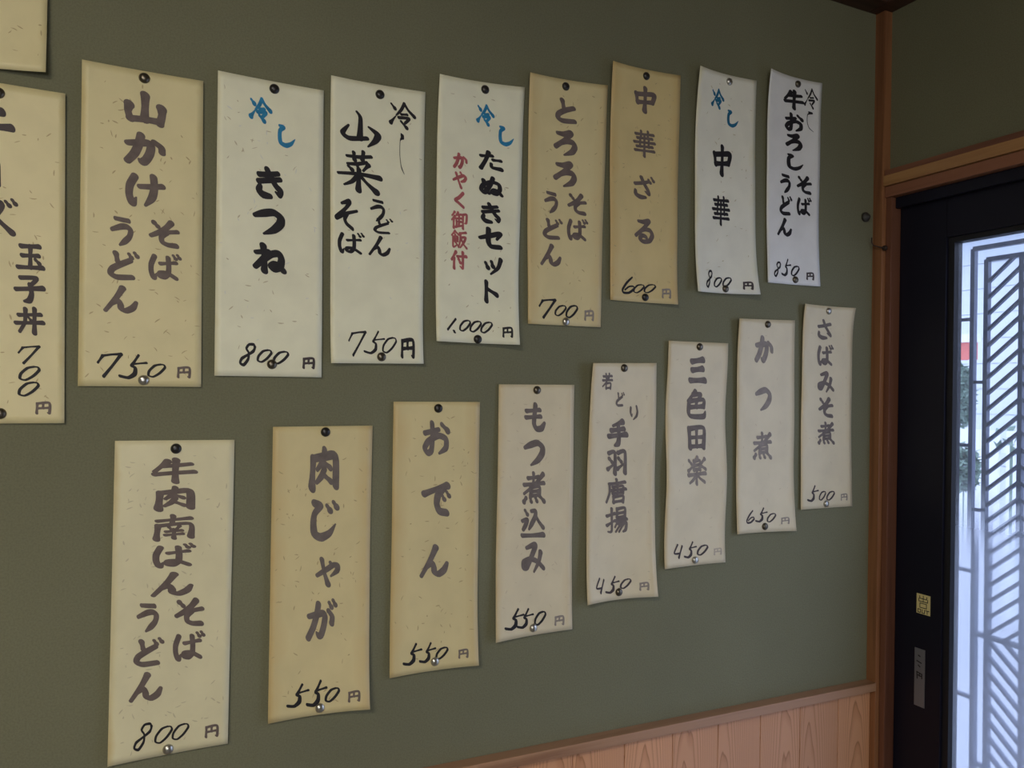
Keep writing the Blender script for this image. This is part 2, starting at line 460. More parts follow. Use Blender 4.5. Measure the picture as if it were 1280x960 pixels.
box('stile', MAT['door'], XD, XD+SD, GY1+0.012, YJ-0.0005, 0.02, DT, d1, 0.0015)
box('stile', MAT['door'], XD, XD+SD, DY0+0.001, DY0+0.09, 0.02, DT, d1, 0.0015)
box('top_rail', MAT['door'], XD, XD+SD, DY0+0.09, GY1+0.012, GZ1+0.010, DT, d1, 0.0015)
box('bottom_rail', MAT['door'], XD, XD+SD, DY0+0.09, GY1+0.012, 0.02, 0.16, d1, 0.0015)
box('glazing_bead', MAT['door_bead'], XD+0.006, XD+SD-0.006, GY1, GY1+0.012, 0.16, GZ1+0.010, d1)
box('glazing_bead', MAT['door_bead'], XD+0.006, XD+SD-0.006, DY0+0.09, DY0+0.10, 0.16, GZ1+0.010, d1)
box('glazing_bead', MAT['door_bead'], XD+0.006, XD+SD-0.006, DY0+0.10, GY1, GZ1, GZ1+0.010, d1)
bm = bmesh.new()
vs = [bm.verts.new((0, y, z)) for y, z in ((DY0+0.10, 0.16), (GY1, 0.16), (GY1, GZ1), (DY0+0.10, GZ1))]
bm.faces.new(vs)
gp = from_bm('glass_pane', bm, MAT['glass'], d1); gp.location = Vector((XD+0.018, 0, 0)) - d1.location
gp['label'] = 'glass pane frosted in its lower half'
# head track under the lintel
struct(box('trim_10', MAT['door'], XP+0.02, XD-0.004, DY0, YJ-0.001, lt-0.022, lt-0.0008, bevel=0.001), 'dark metal track above the sliding door')

def quad_box(name, m, c4, X, t, parent):
    """thin plate on the door leaf from four pixel corners (tl, tr, br, bl), standing t off plane X"""
    P = [on_x(px, py, X) for px, py in c4]
    y0 = (P[0].y + P[3].y)/2; y1 = (P[1].y+P[2].y)/2
    z1 = (P[0].z+P[1].z)/2; z0 = (P[2].z+P[3].z)/2
    o = box(name, m, X-t, X, min(y0, y1), max(y0, y1), z0, z1, parent, t*0.3)
    return o, (y0, y1, z0, z1)
def door_marks(name, m, parent, frame, X, strokes, wd):
    """strokes in a 0..100 box drawn on the plate that faces -X"""
    y0, y1, z0, z1 = frame
    bm = bmesh.new()
    for st in strokes:
        pts = [Vector((X, y0+(y1-y0)*a/100, z1-(z1-z0)*b/100)) for a, b in st]
        for a, b in zip(pts, pts[1:]):
            t = (b-a).normalized(); s = Vector((0, -t.z, t.y))*wd/2
            bm.faces.new([bm.verts.new(v) for v in (a-s-t*wd/2, a+s-t*wd/2, b+s+t*wd/2, b-s+t*wd/2)])
    o = from_bm(name, bm, MAT['door_bead'], None)
    o.parent = parent
    for v in o.data.vertices: v.co -= parent.location + parent.parent.location
    return o
st, fm = quad_box('exit_sticker', MAT['sticker'], ((1146, 741.5), (1163, 745), (1163, 770), (1146, 766)), XD, 0.0008, d1)
st['label'] = 'small yellow exit sticker with black lettering'
door_marks('sticker_lettering', None, st, fm, XD-0.0010, [
    [(50, 8), (50, 36)], [(24, 10), (24, 22), (76, 22), (76, 10)], [(18, 24), (18, 37), (82, 37), (82, 24)],
    [(26, 46), (26, 68), (74, 68), (74, 46), (26, 46)],
    [(12, 78), (12, 94), (30, 94), (30, 78), (12, 78)], [(42, 78), (42, 94), (60, 94), (60, 78)], [(68, 78), (92, 78)], [(80, 78), (80, 94)]], 0.0015)
pl, fm = quad_box('lock_plate', MAT['plate'], ((1144, 808.5), (1156.5, 813), (1156, 886), (1143, 880)), XD, 0.0015, d1)
pl['label'] = 'narrow grey metal plate on the door stile'
door_marks('plate_lettering', None, pl, fm, XD-0.0018, [
    [(40, 12), (54, 13)], [(26, 22), (66, 24)], [(40, 29), (54, 31)],
    [(26, 41), (30, 52)], [(26, 41), (74, 43), (74, 50)], [(28, 46), (72, 47)], [(50, 42), (50, 47)]], 0.0022)

# ------------------------------------------------------------------ outdoor lattice screen
XG = XD + 0.085
ly = lambda px: on_x(px, 500, XG).y
y2, y3, y4 = ly(1215.5), ly(1232.5), ly(1276.5)
lz = lambda px, py: on_x(px, py, XG).z
ztop1, ztop2 = lz(1215, 312), lz(1232, 325)
zmid = lz(1232, 798)
lat = tag(empty('lattice_screen', (XG, (y2+y4)/2, 0.0)), 'grey metal lattice screen with slanting slats outside the glass door', 'lattice screen')
BW, BD = 0.008, 0.010
ym = y4 - (y4-y4)                      # chevrons mirror at the middle bar
W1 = y3 - y4; W0 = y2 - y3
yl = [ly(1168), y2, y3, y4, y4-W1, y4-W1-W0, y4-W1-W0-(ly(1168)-y2)]
for k, (yy, zt) in enumerate(zip(yl, (ztop1+0.1, ztop1, ztop2, ztop2, ztop2, ztop1, ztop1+0.1))):
    bar('upright_bar', MAT['lattice'], Vector((XG, yy, 0.02)), Vector((XG, yy, zt)), 0.012 if k in (0, 6) else BW, BD, lat)
bar('cross_bar', MAT['lattice'], Vector((XG, yl[1], ztop1)), Vector((XG, yl[5], ztop1)), BW, BD, lat)
bar('cross_bar', MAT['lattice'], Vector((XG, yl[2], ztop2)), Vector((XG, yl[4], ztop2)), BW, BD, lat)
bar('cross_bar', MAT['lattice'], Vector((XG, yl[0], ztop1+0.1)), Vector((XG, yl[6], ztop1+0.1)), BW, BD, lat)
bar('cross_bar', MAT['lattice'], Vector((XG, yl[1], zmid)), Vector((XG, yl[5], zmid)), BW, BD, lat)
z_a = lz(1203, 400); z_b = lz(1203, 556); dzr = z_a - z_b
k = 0
while z_a - k*dzr > 0.05:
    za = z_a - k*dzr
    for a, b in ((0, 1), (5, 6)):
        bar('cross_bar', MAT['lattice'], Vector((XG, yl[a], za)), Vector((XG, yl[b], za)), 0.006, BD*0.8, lat)
    zb = za - dzr/2
    if abs(zb-zmid) > 0.05 and zb > 0.05:
        for a, b in ((1, 2), (4, 5)):
            bar('cross_bar', MAT['lattice'], Vector((XG, yl[a], zb)), Vector((XG, yl[b], zb)), 0.006, BD*0.8, lat)
    k += 1
# slanted slats: rise of one slat across the panel
p0 = on_x(1234.5, 364.5, XG); p1 = on_x(1276, 321.5, XG)
rise = p1.z - p0.z
stp = (lz(1234.5, 480) - lz(1234.5, 500))
print('LATTICE', y2, y3, y4, rise, stp, zmid, ztop1)
def slat(ya, za, yb, zb, zlo, zhi):
    # clip the slat to its panel
    def cut(y_a, z_a, y_b, z_b, lim, up):
        if (z_b > lim) == up and z_b != lim:
            t = (lim - z_a)/(z_b - z_a); return y_a + (y_b-y_a)*t, lim
        return y_b, z_b
    if max(za, zb) <= zlo or min(za, zb) >= zhi: return
    for lim, up in ((zhi, True), (zlo, False)):
        yb, zb = cut(ya, za, yb, zb, lim, up)
        ya, za = cut(yb, zb, ya, za, lim, up)
    if abs(za-zb) < 0.008: return
    bar('slat', MAT['lattice'], Vector((XG, ya, za)), Vector((XG, yb, zb)), 0.0055, BD*0.7, lat)
for side in (1, -1):
    ya, yb = (y3, y4) if side == 1 else (y4-W1, y4)
    k = 0
    while zmid + k*stp < ztop2 + 0.02:
        z = zmid + k*stp - rise
        slat(ya, z, yb, z+rise, zmid, ztop2); k += 1
    k = 0
    while zmid - k*stp > -0.2:
        z = zmid - k*stp + rise
        slat(ya, z, yb, z-rise, 0.03, zmid); k += 1

# ------------------------------------------------------------------ street outside
MAT['pave'] = mat('pavement', (0.42, 0.43, 0.45), 0.8)
MAT['siding'] = mat('pale_siding', (0.72, 0.76, 0.78), 0.7)
MAT['eave'] = mat('eave_grey', (0.42, 0.47, 0.58), 0.7)
MAT['redroof'] = mat('red_awning', (0.70, 0.16, 0.12), 0.6)
MAT['fence'] = mat('white_fence', (0.85, 0.87, 0.92), 0.6)
MAT['leaf'] = mat('leaf_green', (0.20, 0.29, 0.22), 0.6)  # green lightened, outdoor haze is put into the colour
struct(box('ground', MAT['pave'], XW+0.10, 16, -4, 14, -0.12, -0.02), 'pale pavement outside the door')
bd = tag(empty('neighbour_building', (9.0, 6.0, -0.02)), 'pale sided building across the street with a grey eave', 'building')
box('wall', MAT['siding'], 9.0, 9.4, 3.0, 11.0, -0.02, 3.4, bd)
for k in range(11):
    box('siding_board', MAT['siding'], 8.975, 8.999, 3.0, 11.0, 0.1+k*0.3, 0.1+k*0.3+0.29, bd)
box('eave', MAT['eave'], 8.3, 9.4, 2.8, 11.2, 3.4, 3.65, bd)
aw = tag(empty('red_awning', (7.6, 5.9, 1.9)), 'red and white awning in front of the pale building', 'awning')
def seg(px, X):
    return on_x(px, 430, X).y
box('awning_cloth', MAT['redroof'], 7.6, 7.68, seg(1216, 7.6), seg(1190, 7.6), on_x(1200, 450, 7.6).z, on_x(1200, 428, 7.6).z, aw)
box('awning_band', MAT['fence'], 7.55, 7.68, seg(1216, 7.55), seg(1190, 7.55), on_x(1200, 428, 7.55).z, on_x(1200, 418, 7.55).z, aw)
for py_ in (1191, 1215):
    box('awning_post', MAT['fence'], 7.58, 7.63, seg(py_, 7.6)-0.025, seg(py_, 7.6)+0.025, -0.02, on_x(1200, 450, 7.6).z, aw)
fc = tag(empty('picket_fence', (4.6, 3.2, -0.02)), 'white picket fence outside beyond the lattice', 'fence')
fz1 = on_x(1205, 536, 4.6).z
yA, yB = on_x(1180, 540, 4.6).y, on_x(1300, 540, 4.6).y
n = int((yA-yB)/0.09)
pk = None
for k in range(n):
    yy = yA - (k+0.5)*(yA-yB)/n
    if pk is None:
        pk = box('picket', MAT['fence'], 4.57, 4.59, yy-0.025, yy+0.025, -0.02, fz1, fc)
    else:
        c = pk.copy(); COL.objects.link(c); c.location = Vector((4.58, yy, -0.02)) - fc.location
for z in (fz1-0.08, 0.25):
    box('fence_rail', MAT['fence'], 4.592, 4.62, yB, yA, z-0.05, z, fc)
random.seed(5)
def leaf_card(bm, c, L, W, rnd):
    d = Vector((rnd.uniform(-1, 1), rnd.uniform(-1, 1), rnd.uniform(-0.6, 0.8))).normalized()
    s = d.cross(Vector((rnd.uniform(-1, 1), rnd.uniform(-1, 1), 1))).normalized(); n_ = d.cross(s)
    v = [bm.verts.new(c + x) for x in (-d*L, s*W + n_*W*0.25, d*L, -s*W + n_*W*0.25)]
    bm.faces.new((v[0], v[1], v[2])); bm.faces.new((v[0], v[2], v[3]))
def shrub(name, label, X, px0, px1, py0, py1, n, L, stem_z):
    a = on_x(px0, py1, X); b = on_x(px1, py0, X)
    root = tag(empty(name, (X, (a.y+b.y)/2, -0.02)), label, 'shrub')
    bm = bmesh.new()
    rr = random.Random(n)
    cy, cz = (a.y+b.y)/2, (a.z+b.z)/2
    for _ in range(n):
        while True:
            u, v, q = rr.uniform(-1, 1), rr.uniform(-1, 1), rr.uniform(-1, 1)
            if u*u+v*v+q*q < 1: break
        leaf_card(bm, Vector((q*abs(a.y-b.y)*0.5, cy+u*(a.y-b.y)/2-root.location.y, cz+v*(b.z-a.z)/2-root.location.z)), L, L*0.45, rr)
    fo = from_bm('foliage', bm, MAT['leaf'], root); fo['kind'] = 'stuff'
    tube('stem', MAT['leaf'], [root.location + Vector((0, 0, 0)), Vector((X, cy, cz))], 0.004, root)
shrub('leafy_shrub', 'green shrub growing in front of the pale building', 6.4, 1192, 1216, 455, 534, 700, 0.05, 0)
shrub('low_shrub', 'low leafy plant in front of the white picket fence', 3.9, 1188, 1222, 556, 612, 300, 0.035, 0)
shrub('leafy_sprig', 'small leafy sprig seen through the slanted slats', 2.3, 1238, 1292, 534, 562, 16, 0.02, 0)

# ------------------------------------------------------------------ brush lettering
# strokes in a 0..100 box, y down; "x,y" or "x,y,width"; strokes separated by "/"
G = {
'山': (17, "50,3 50,40 49,76/13,36,1.1 10,55 16,78,.9/14,78,.8 50,76 84,79,.9/88,38,1.1 89,60 84,84,.9"),
'山2': (13, "40,2,.5 49,18,1 48,74,1.2/20,42,.4 5,66,1 22,79,1 66,72,.8/70,40,.5 92,58,1.3 86,76,1 68,95,.3"),
'そ2': (14, "28,14,.6 62,6,1.2 46,30,.8 6,64,1.1 46,48,.8 94,36,.6/54,48,.8 42,66,1 50,82,1 74,97,1"),
'し2': (15, "40,1,.9 80,5,.7 30,12,.5 25,50,.6 45,80,.5 92,99,.15"),
'か': (16, "10,34,.8 40,30 60,28 66,38 63,60 55,80 46,90 38,82,.4/42,6 36,38 26,66 10,90,.9/74,24,.8 90,38,1.1 92,54,.8"),
'け': (15, "26,8 14,36 12,64 20,90,1.1 30,72,.2/38,38,.7 64,36 94,32,.8/72,6 74,40 68,70 52,94,.4"),
'そ': (14, "18,8 30,22,.9/72,6,1.2 56,26 34,44 8,58,.8/30,48,.7 60,42 92,38,.8/58,44 42,60 44,80 62,90 88,92,1.1"),
'ば': (13, "20,8 10,40 10,68 18,92,1.1 27,74,.2/38,36,.8 86,30,.8/62,12 64,46 62,74 50,88 36,84 38,72 60,72 86,90,1/78,2,.6 85,14,.8/91,0,.6 97,11,.8"),
'う': (15, "22,8,.7 46,11 76,14,.8/8,46,.7 44,35 68,34 84,46,1.1 78,68 60,84 40,97,.4"),
'ど': (15, "30,8 36,36,.9/74,30,.9 44,46 20,62 14,80 34,92 80,90,.9/70,8,.6 77,20,.8/87,3,.6 94,14,.8"),
'と': (16, "34,5 42,40,.9/82,34,.9 48,46 20,64 16,82 36,93 86,91,.9"),
'ん': (15, "56,5 40,40 8,94,.6/22,70,.6 42,54 50,68 52,84 66,92 84,80 94,58,.6"),
'冷': (15, "6,10,.6 20,26,1.1/4,84,1.1 24,56,.3/58,2,.8 46,28 26,52,.4/58,3,.8 74,26 98,48,1.1/46,46,.7 70,44,.7/36,60,.8 78,58 62,78,.7/46,74,.7 68,96,1.1"),
'し': (15, "20,4,.7 38,10,1 22,26,.9 20,58 26,84,1.1 50,94,1.1 74,84,.8 92,62,.2"),
'じ': (15, "20,6,1.1 38,12,.9 20,32,.8 16,58 20,84,1.2 40,94,1.1 66,84,.8 84,62,.2/58,14,.6 67,26,.9/78,6,.6 87,18,.9"),
'き': (16, "12,22,.8 46,20 82,14,.7/10,46,.8 50,40 90,34,.7/42,3 58,34 76,60 90,74,1.1 88,92,.7 74,80,.4/16,62,.8 12,78,1.1 26,92,1.2 54,96,.8"),
'つ': (17, "4,34,.6 34,24,1 66,18,1 90,34,1.1 88,56,1.1 66,80,.9 34,96,.3"),
'ね': (16, "30,2 34,50 34,96/6,28,.7 48,24,.9 34,48 4,82,.8/30,58,.8 54,34 80,28,1.1 90,50 84,78,1.1 66,88 56,78 68,68 82,74 96,92,1"),
'菜': (11, "22,14,.6 50,14 78,10,.7/38,4,.8 40,22/60,0,.8 58,20/68,26,.7 46,32 24,34,.6/26,40,.7 34,48/46,36,.7 50,46/72,32 60,48,.5/2,60,.6 50,57 98,62,1.2/50,46 49,98,1.3/48,60 34,78 16,88,.4/52,60 68,78 90,98,1.5"),
'た': (15, "6,26,.8 54,22,.8/38,4 26,48 6,94,.9/58,44,.8 90,46,.8/50,66,.7 54,86,1 92,93,1.1"),
'ぬ': (15, "16,20 20,56 40,88,.9/58,4 46,44 22,86,1.1 6,72 14,46 50,26 84,36 90,64 74,90 54,84 64,70 82,76 98,96,.9"),
'セ': (17, "4,50,.7 50,36 90,24,.9 76,54,.5/40,4 40,66 52,90,1 90,92,1"),
'ッ': (17, "10,36,.8 22,60,1.1/42,28,.8 50,52,1.1/92,14,1 78,58 38,94,.4"),
'ト': (17, "26,4 26,96,1.1/30,36,.9 86,66,1.1"),
'や': (15, "6,54,.7 44,36 76,24 92,36,1.1 82,54 60,62,.6/56,8,.8 68,22,.8/26,14 42,56 60,96,1"),
'ゃ': (15, "4,60,.8 44,42 72,28 90,32,1.2 88,50 62,68,.4/60,18,.7 66,34,.5/24,4,1 34,50 50,96,1.2"),
'く': (18, "82,4 50,34 20,52 44,68 84,96,1"),
'御': (11, "22,4,1 6,26,.6/22,28,1 4,52,.6/16,44 16,98/42,6 30,26,.6/34,20 62,18/28,42 64,40/48,20 48,82/34,56 34,86/48,62 62,60/26,92 66,82,.8/72,18 94,16 92,62 82,68,.5/72,18 72,99"),
'飯': (11, "26,2 4,28,.6/28,6 48,22/26,22 28,30/14,36 42,34 42,60/14,36 14,94 38,82,.5/14,48 42,47/14,60 42,59/30,68 48,90/56,14 94,8/60,14 58,56 48,96,.6/62,38 92,36 80,66 58,96,.6/66,50 80,76 98,96,1.1"),
'付': (14.5, "32,4 4,50,.7/20,38 20,98/40,30,.8 98,28/76,6 76,94,1 60,86,.5/50,46 60,64,1.1"),
'ろ': (16, "16,12,.7 44,14 74,6,1.1 50,34,.8 8,66,.9/22,56,.6 52,42,.9 80,42,1.1 90,58,1.1 78,80 44,96,.3"),
'中': (14, "12,28,1.1 18,66,.9/14,30 60,26 92,26,1.1 84,62,.9/18,63 84,59/52,2 52,50 50,98,1.2"),
'華': (8.5, "8,12 92,11/34,0 34,22/66,0 66,22/16,28 86,27/2,45 98,44/14,62 88,60/30,28 30,62/70,28 70,62/6,78 96,77/50,18 50,99,1.2"),
'ざ': (14, "10,36,.8 48,30 76,22,.7/40,6 54,34 70,60 74,78,1 58,68,.4/12,66,.8 14,84,1.1 34,94,1.2 60,94,.7/74,14,.6 82,26,.8/88,4,.6 97,18,.8"),
'さ': (15, "8,36,.8 48,30 92,20,.8/44,4 58,34 82,64 92,80,1 70,70,.4/12,66,.8 12,84,1.1 34,94,1.2 66,94,.7"),
'る': (14, "20,10,.7 46,12 76,6,1 50,36,.8 6,72,.8/16,62,.6 50,44,.9 80,46,1.1 92,66,1.1 78,90 48,96 28,86 38,70 58,74 66,88,.7"),
'牛': (15, "34,8 2,52,.6/22,30,.7 60,26 90,22,.7/2,64,.8 50,59 98,56,.8/54,3 52,50 52,97,1"),
'お': (14, "6,34,.8 40,28 60,24,.7/34,6 36,44 32,84 18,92 6,78 20,58 58,42 88,52,1.1 88,78 62,94,.4/72,10,.8 94,28,1.1"),
'玉': (14, "14,10 84,8/18,46,.9 82,44,.9/2,92,.9 98,90/50,10 50,90/70,60,.8 84,74"),
'子': (14, "18,8,.8 76,7 54,34,.7/52,32 58,64 50,88,1.1 32,92,.5/2,50,.8 50,46 98,42"),
'丼': (13, "12,28,.9 90,24,.9/2,60,.9 98,56/36,4 34,56 16,94,.7/68,2 68,98,1.1/48,38,.6 56,48,.8"),
'肉': (16, "12,24,1 8,96,1.2/12,24,.9 50,20 90,20,1.1 92,92,1.2/52,2,.8 46,30 26,52,.5/46,32,.8 72,48,.8/52,50,.8 42,68 24,84,.5/48,64,.8 74,82,.8"),
'南': (12, "8,20,.8 92,13,.9/48,1 46,34/10,40,1.1 6,96,1.2/12,40,.9 90,36,1 92,90,1.2/38,48,.7 44,58,.7/64,44,.7 56,58,.6/30,66,.7 70,63,.7/28,80,.7 72,77,.7/50,58,.8 50,94,.9"),
'が': (14, "8,36,.8 38,33 56,32 62,42 58,66 50,88 42,92 34,82,.4/40,6 34,36 22,68 6,94,1/74,28,.8 86,44,1.1 84,62,.9/76,6,.6 83,18,.8/89,1,.6 96,13,.8"),
'で': (17, "4,30,.9 46,18,.9 88,8,1/84,10,.7 56,34,1 50,62 60,86,1.1 84,92,1.1/70,38,.5 77,50,.7/86,28,.5 94,40,.7"),
'も': (15, "48,3 44,40 42,74 54,92,1.1 76,90,1.1 90,70,.6/6,26,.8 68,22,.8/4,50,.8 72,46,.8"),
'煮': (10.5, "22,18 72,15/48,2 48,38/4,40 96,36/92,6,1.2 54,40 4,70,.7/34,50 34,80/34,50 76,48 76,80/34,64 76,62/34,78 76,76/14,84 4,98,1.2/34,86 38,97,1.1/58,85 64,96,1.1/80,82 96,97,1.3"),
'込': (13, "16,4,.7 26,18,.9/4,40,.8 26,36,.9 18,56 8,70,.8/4,90,.9 50,92 98,92,1.1/44,8,.8 62,8,.9 62,26 46,52 34,70,.5/64,26,.8 78,46 96,66,1"),
'み': (14, "20,16,.7 60,8,1.1 44,44 22,80,1 6,80 8,62 40,54 70,64 96,86,1/84,34,1 76,64 54,97,.4"),
'若': (12.5, "8,18 92,14/34,2 36,28/66,0 62,26/4,44 96,40/54,26 36,58 4,84,.6/38,62 38,98/38,63 82,61 80,97/38,94 80,92"),
'り': (16, "18,12 16,44 28,70,.8 36,54,.2/76,4 86,40 78,70 46,96,.4"),
'手': (16, "76,5,1.1 24,20,.5/14,38,.9 84,32,.9/2,60,.9 98,54/52,16 58,60 54,88,1.1 36,96,.5"),
'羽': (13, "8,10 40,8,1.1 42,92,1.2/12,32 26,46/4,74 34,56,.5/56,10 92,6,1.1 94,90,1.2/60,32 74,46/54,74 84,56,.5"),
'唐': (10.5, "52,0 54,14/16,18 94,12/18,18 18,56 2,96,.7/34,32 84,28 84,58/24,46 98,42/34,60 84,56/58,18 58,72/38,74 38,99/38,75 86,71 84,98/38,96 84,93"),
'揚': (10, "2,30 42,22/26,2 26,90 8,94,.6/2,68 42,50,.7/52,4 52,40/52,5 90,2 90,38/52,22 90,20/52,39 90,36/42,52 99,47/58,52 42,78,.6/56,64 96,60 94,90 82,98,.6/72,64 46,97,.6/86,62 62,98,.6"),
'三': (19, "10,15,.9 84,6/14,50,.9 82,43/2,92,.9 98,90"),
'色': (13.5, "44,2 8,38,.6/34,14 72,12 58,32,.7/14,38 86,32 86,58/50,36 50,58/16,60 86,57/14,38 12,80 26,94,1 86,94,1.1 96,76,.4"),
'田': (17, "8,10 12,96/8,11 92,8 88,94/10,50,.8 90,48,.8/50,10,.8 50,90,.8/12,90,.9 88,88,.9"),
'楽': (11, "54,0 44,10,.8/34,14 34,48/34,15 68,12 68,46/34,30 68,28/34,46 68,44/6,12 20,24/2,50 24,36,.6/94,6 78,20,.7/76,32 98,44/2,66 98,60/50,46 50,99/46,66 30,84 10,96,.6/54,66 70,80 92,92"),
'円': (15, "12,14 8,97/12,15 90,9 91,94 80,92,.6/12,55 90,50/50,12 50,53"),
'チ': (14, "72,6,1.1 20,20,.5/2,48,.9 98,42/54,16 52,60 26,96,.5"),
'ー': (18, "40,4 60,20 60,96"),
'ズ': (14, "14,18,.7 64,12,1 50,44 4,92,.5/48,48,.8 90,90,1/76,6,.5 84,16,.7/91,0,.5 98,10,.7"),
'0': (10.5, "72,4,.9 42,14 14,52 10,86,1 34,95,.9 66,68 92,28 88,8,.8 70,4,.8"),
'5': (9.4, "70,2,.7 46,44,1/44,46,.8 58,54,1.1 56,78,1.3 34,94,1 4,88,1/52,38,.6 98,32,.7"),
'7': (9.4, "3,42,.7 22,14,1/20,14,.8 60,8,.8 97,6,1/96,6,1 62,52 26,97,1"),
'8': (9.4, "92,22,1 88,6,1 58,6,.8 42,24 56,42,1 52,70 26,95,1 4,88 14,68 48,52,.8 84,34 96,14,.8"),
'6': (9.4, "76,3,.7 38,36 8,76,1 14,94,1.1 52,92,1 88,68 82,54,.7 52,58,.7 24,78,.7"),
'1': (13.6, "92,4,.9 50,50 8,96,.9"),
'.': (40, "40,20 60,80"),
'4': (11.6, "40,2,.8 4,62,.9 60,66,.8/86,14,.8 50,96,1"),
}
def parse(s):
    out = []
    for st in s.split('/'):
        pts = []
        for p in st.split():
            q = [float(v) for v in p.split(',')]
            pts.append((q[0], q[1], q[2] if len(q) > 2 else 1.0))
        out.append(pts)
    return out
def smooth(pts, n=6):
    if len(pts) < 3: 
        a, b = pts[0], pts[-1]
        return [tuple(a[i]+(b[i]-a[i])*k/4 for i in range(3)) for k in range(5)]
    res = []
    P = [pts[0]] + pts + [pts[-1]]
    for i in range(1, len(P)-2):
        p0, p1, p2, p3 = P[i-1], P[i], P[i+1], P[i+2]
        # keep sharp corners sharp
        for k in range(n):
            t = k/n
            v = []
            for c in range(3):
                m1, m2 = (p2[c]-p0[c])*0.36, (p3[c]-p1[c])*0.36
                h = (2*t**3-3*t**2+1)*p1[c] + (t**3-2*t**2+t)*m1 + (-2*t**3+3*t**2)*p2[c] + (t**3-t**2)*m2
                v.append(h)
            res.append((v[0], v[1], max(0.1, v[2])))
    res.append(pts[-1])
    return res
GP = {}
NIB = [(1.16*math.cos(k*PI/7), 0.80*math.sin(k*PI/7)) for k in range(14)]
_c, _s = math.cos(math.radians(50)), math.sin(math.radians(50))
NIB = [(x*_c - y*_s, x*_s + y*_c) for x, y in NIB]       # slanted brush tip
def hull(p):
    p = sorted(set(p))
    def half(q):
        h = []
        for v in q:
            while len(h) > 1 and (h[-1][0]-h[-2][0])*(v[1]-h[-2][1]) - (h[-1][1]-h[-2][1])*(v[0]-h[-2][0]) <= 0: h.pop()
            h.append(v)
        return h[:-1]
    return half(p) + half(p[::-1])
def glyph_polys(ch, weight):
    """list of convex polygons in glyph space: a slanted brush tip swept along each stroke"""
    key = (ch, weight)
    if key in GP: return GP[key]
    w0, s = G[ch]
    polys = []
    for st in parse(s):
        sm = smooth(st, 6)
        n = len(sm)-1
        tips = []
        for i, (x, y, q) in enumerate(sm):
            t = i/n
            h = w0*weight*q*0.68 * (1.08 - 0.26*math.sin(PI*t)**1.0 if len(st) < 4 else 1.0)
            tips.append([(round(x+a*h, 3), round(y+b*h, 3)) for a, b in NIB])
        for a, b in zip(tips, tips[1:]):
            polys.append(hull(a+b))
    GP[key] = polys
    return polys

# ------------------------------------------------------------------ menu strips
VPX, VPY = 2690.0, 527.0
def homog_inv(c):
    """pixel -> (u, v) for the quad tl, tr, br, bl"""
    import numpy as np
    src = [(0, 0), (1, 0), (1, 1), (0, 1)]
    A, B = [], []
    for (x, y), (u, v) in zip(c, src):
        A.append([x, y, 1, 0, 0, 0, -u*x, -u*y]); B.append(u)
        A.append([0, 0, 0, x, y, 1, -v*x, -v*y]); B.append(v)
    h = np.linalg.solve(np.array(A), np.array(B))
    def f(x, y):
        d = h[6]*x + h[7]*y + 1
        return (h[0]*x+h[1]*y+h[2])/d, (h[3]*x+h[4]*y+h[5])/d
    return f
tack_meshes = {}
def tack(px, py, Y, kind, label):
    prof = [(0.0066, -0.0012), (0.0066, 0.0002), (0.0060, 0.0016), (0.0046, 0.0030), (0.0026, 0.0038), (0.0, 0.0041)]
    if kind not in tack_meshes:
        me = lathe_mesh('thumbtack', [(0.0, -0.0012)] + prof)
        me.materials.append(MAT[kind]); tack_meshes[kind] = me
    o = bpy.data.objects.new('thumbtack', tack_meshes[kind]); COL.objects.link(o)
    o.location = on_y(px, py, Y)
    tag(o, label, 'thumbtack', 'thumbtacks pinning the menu strips')

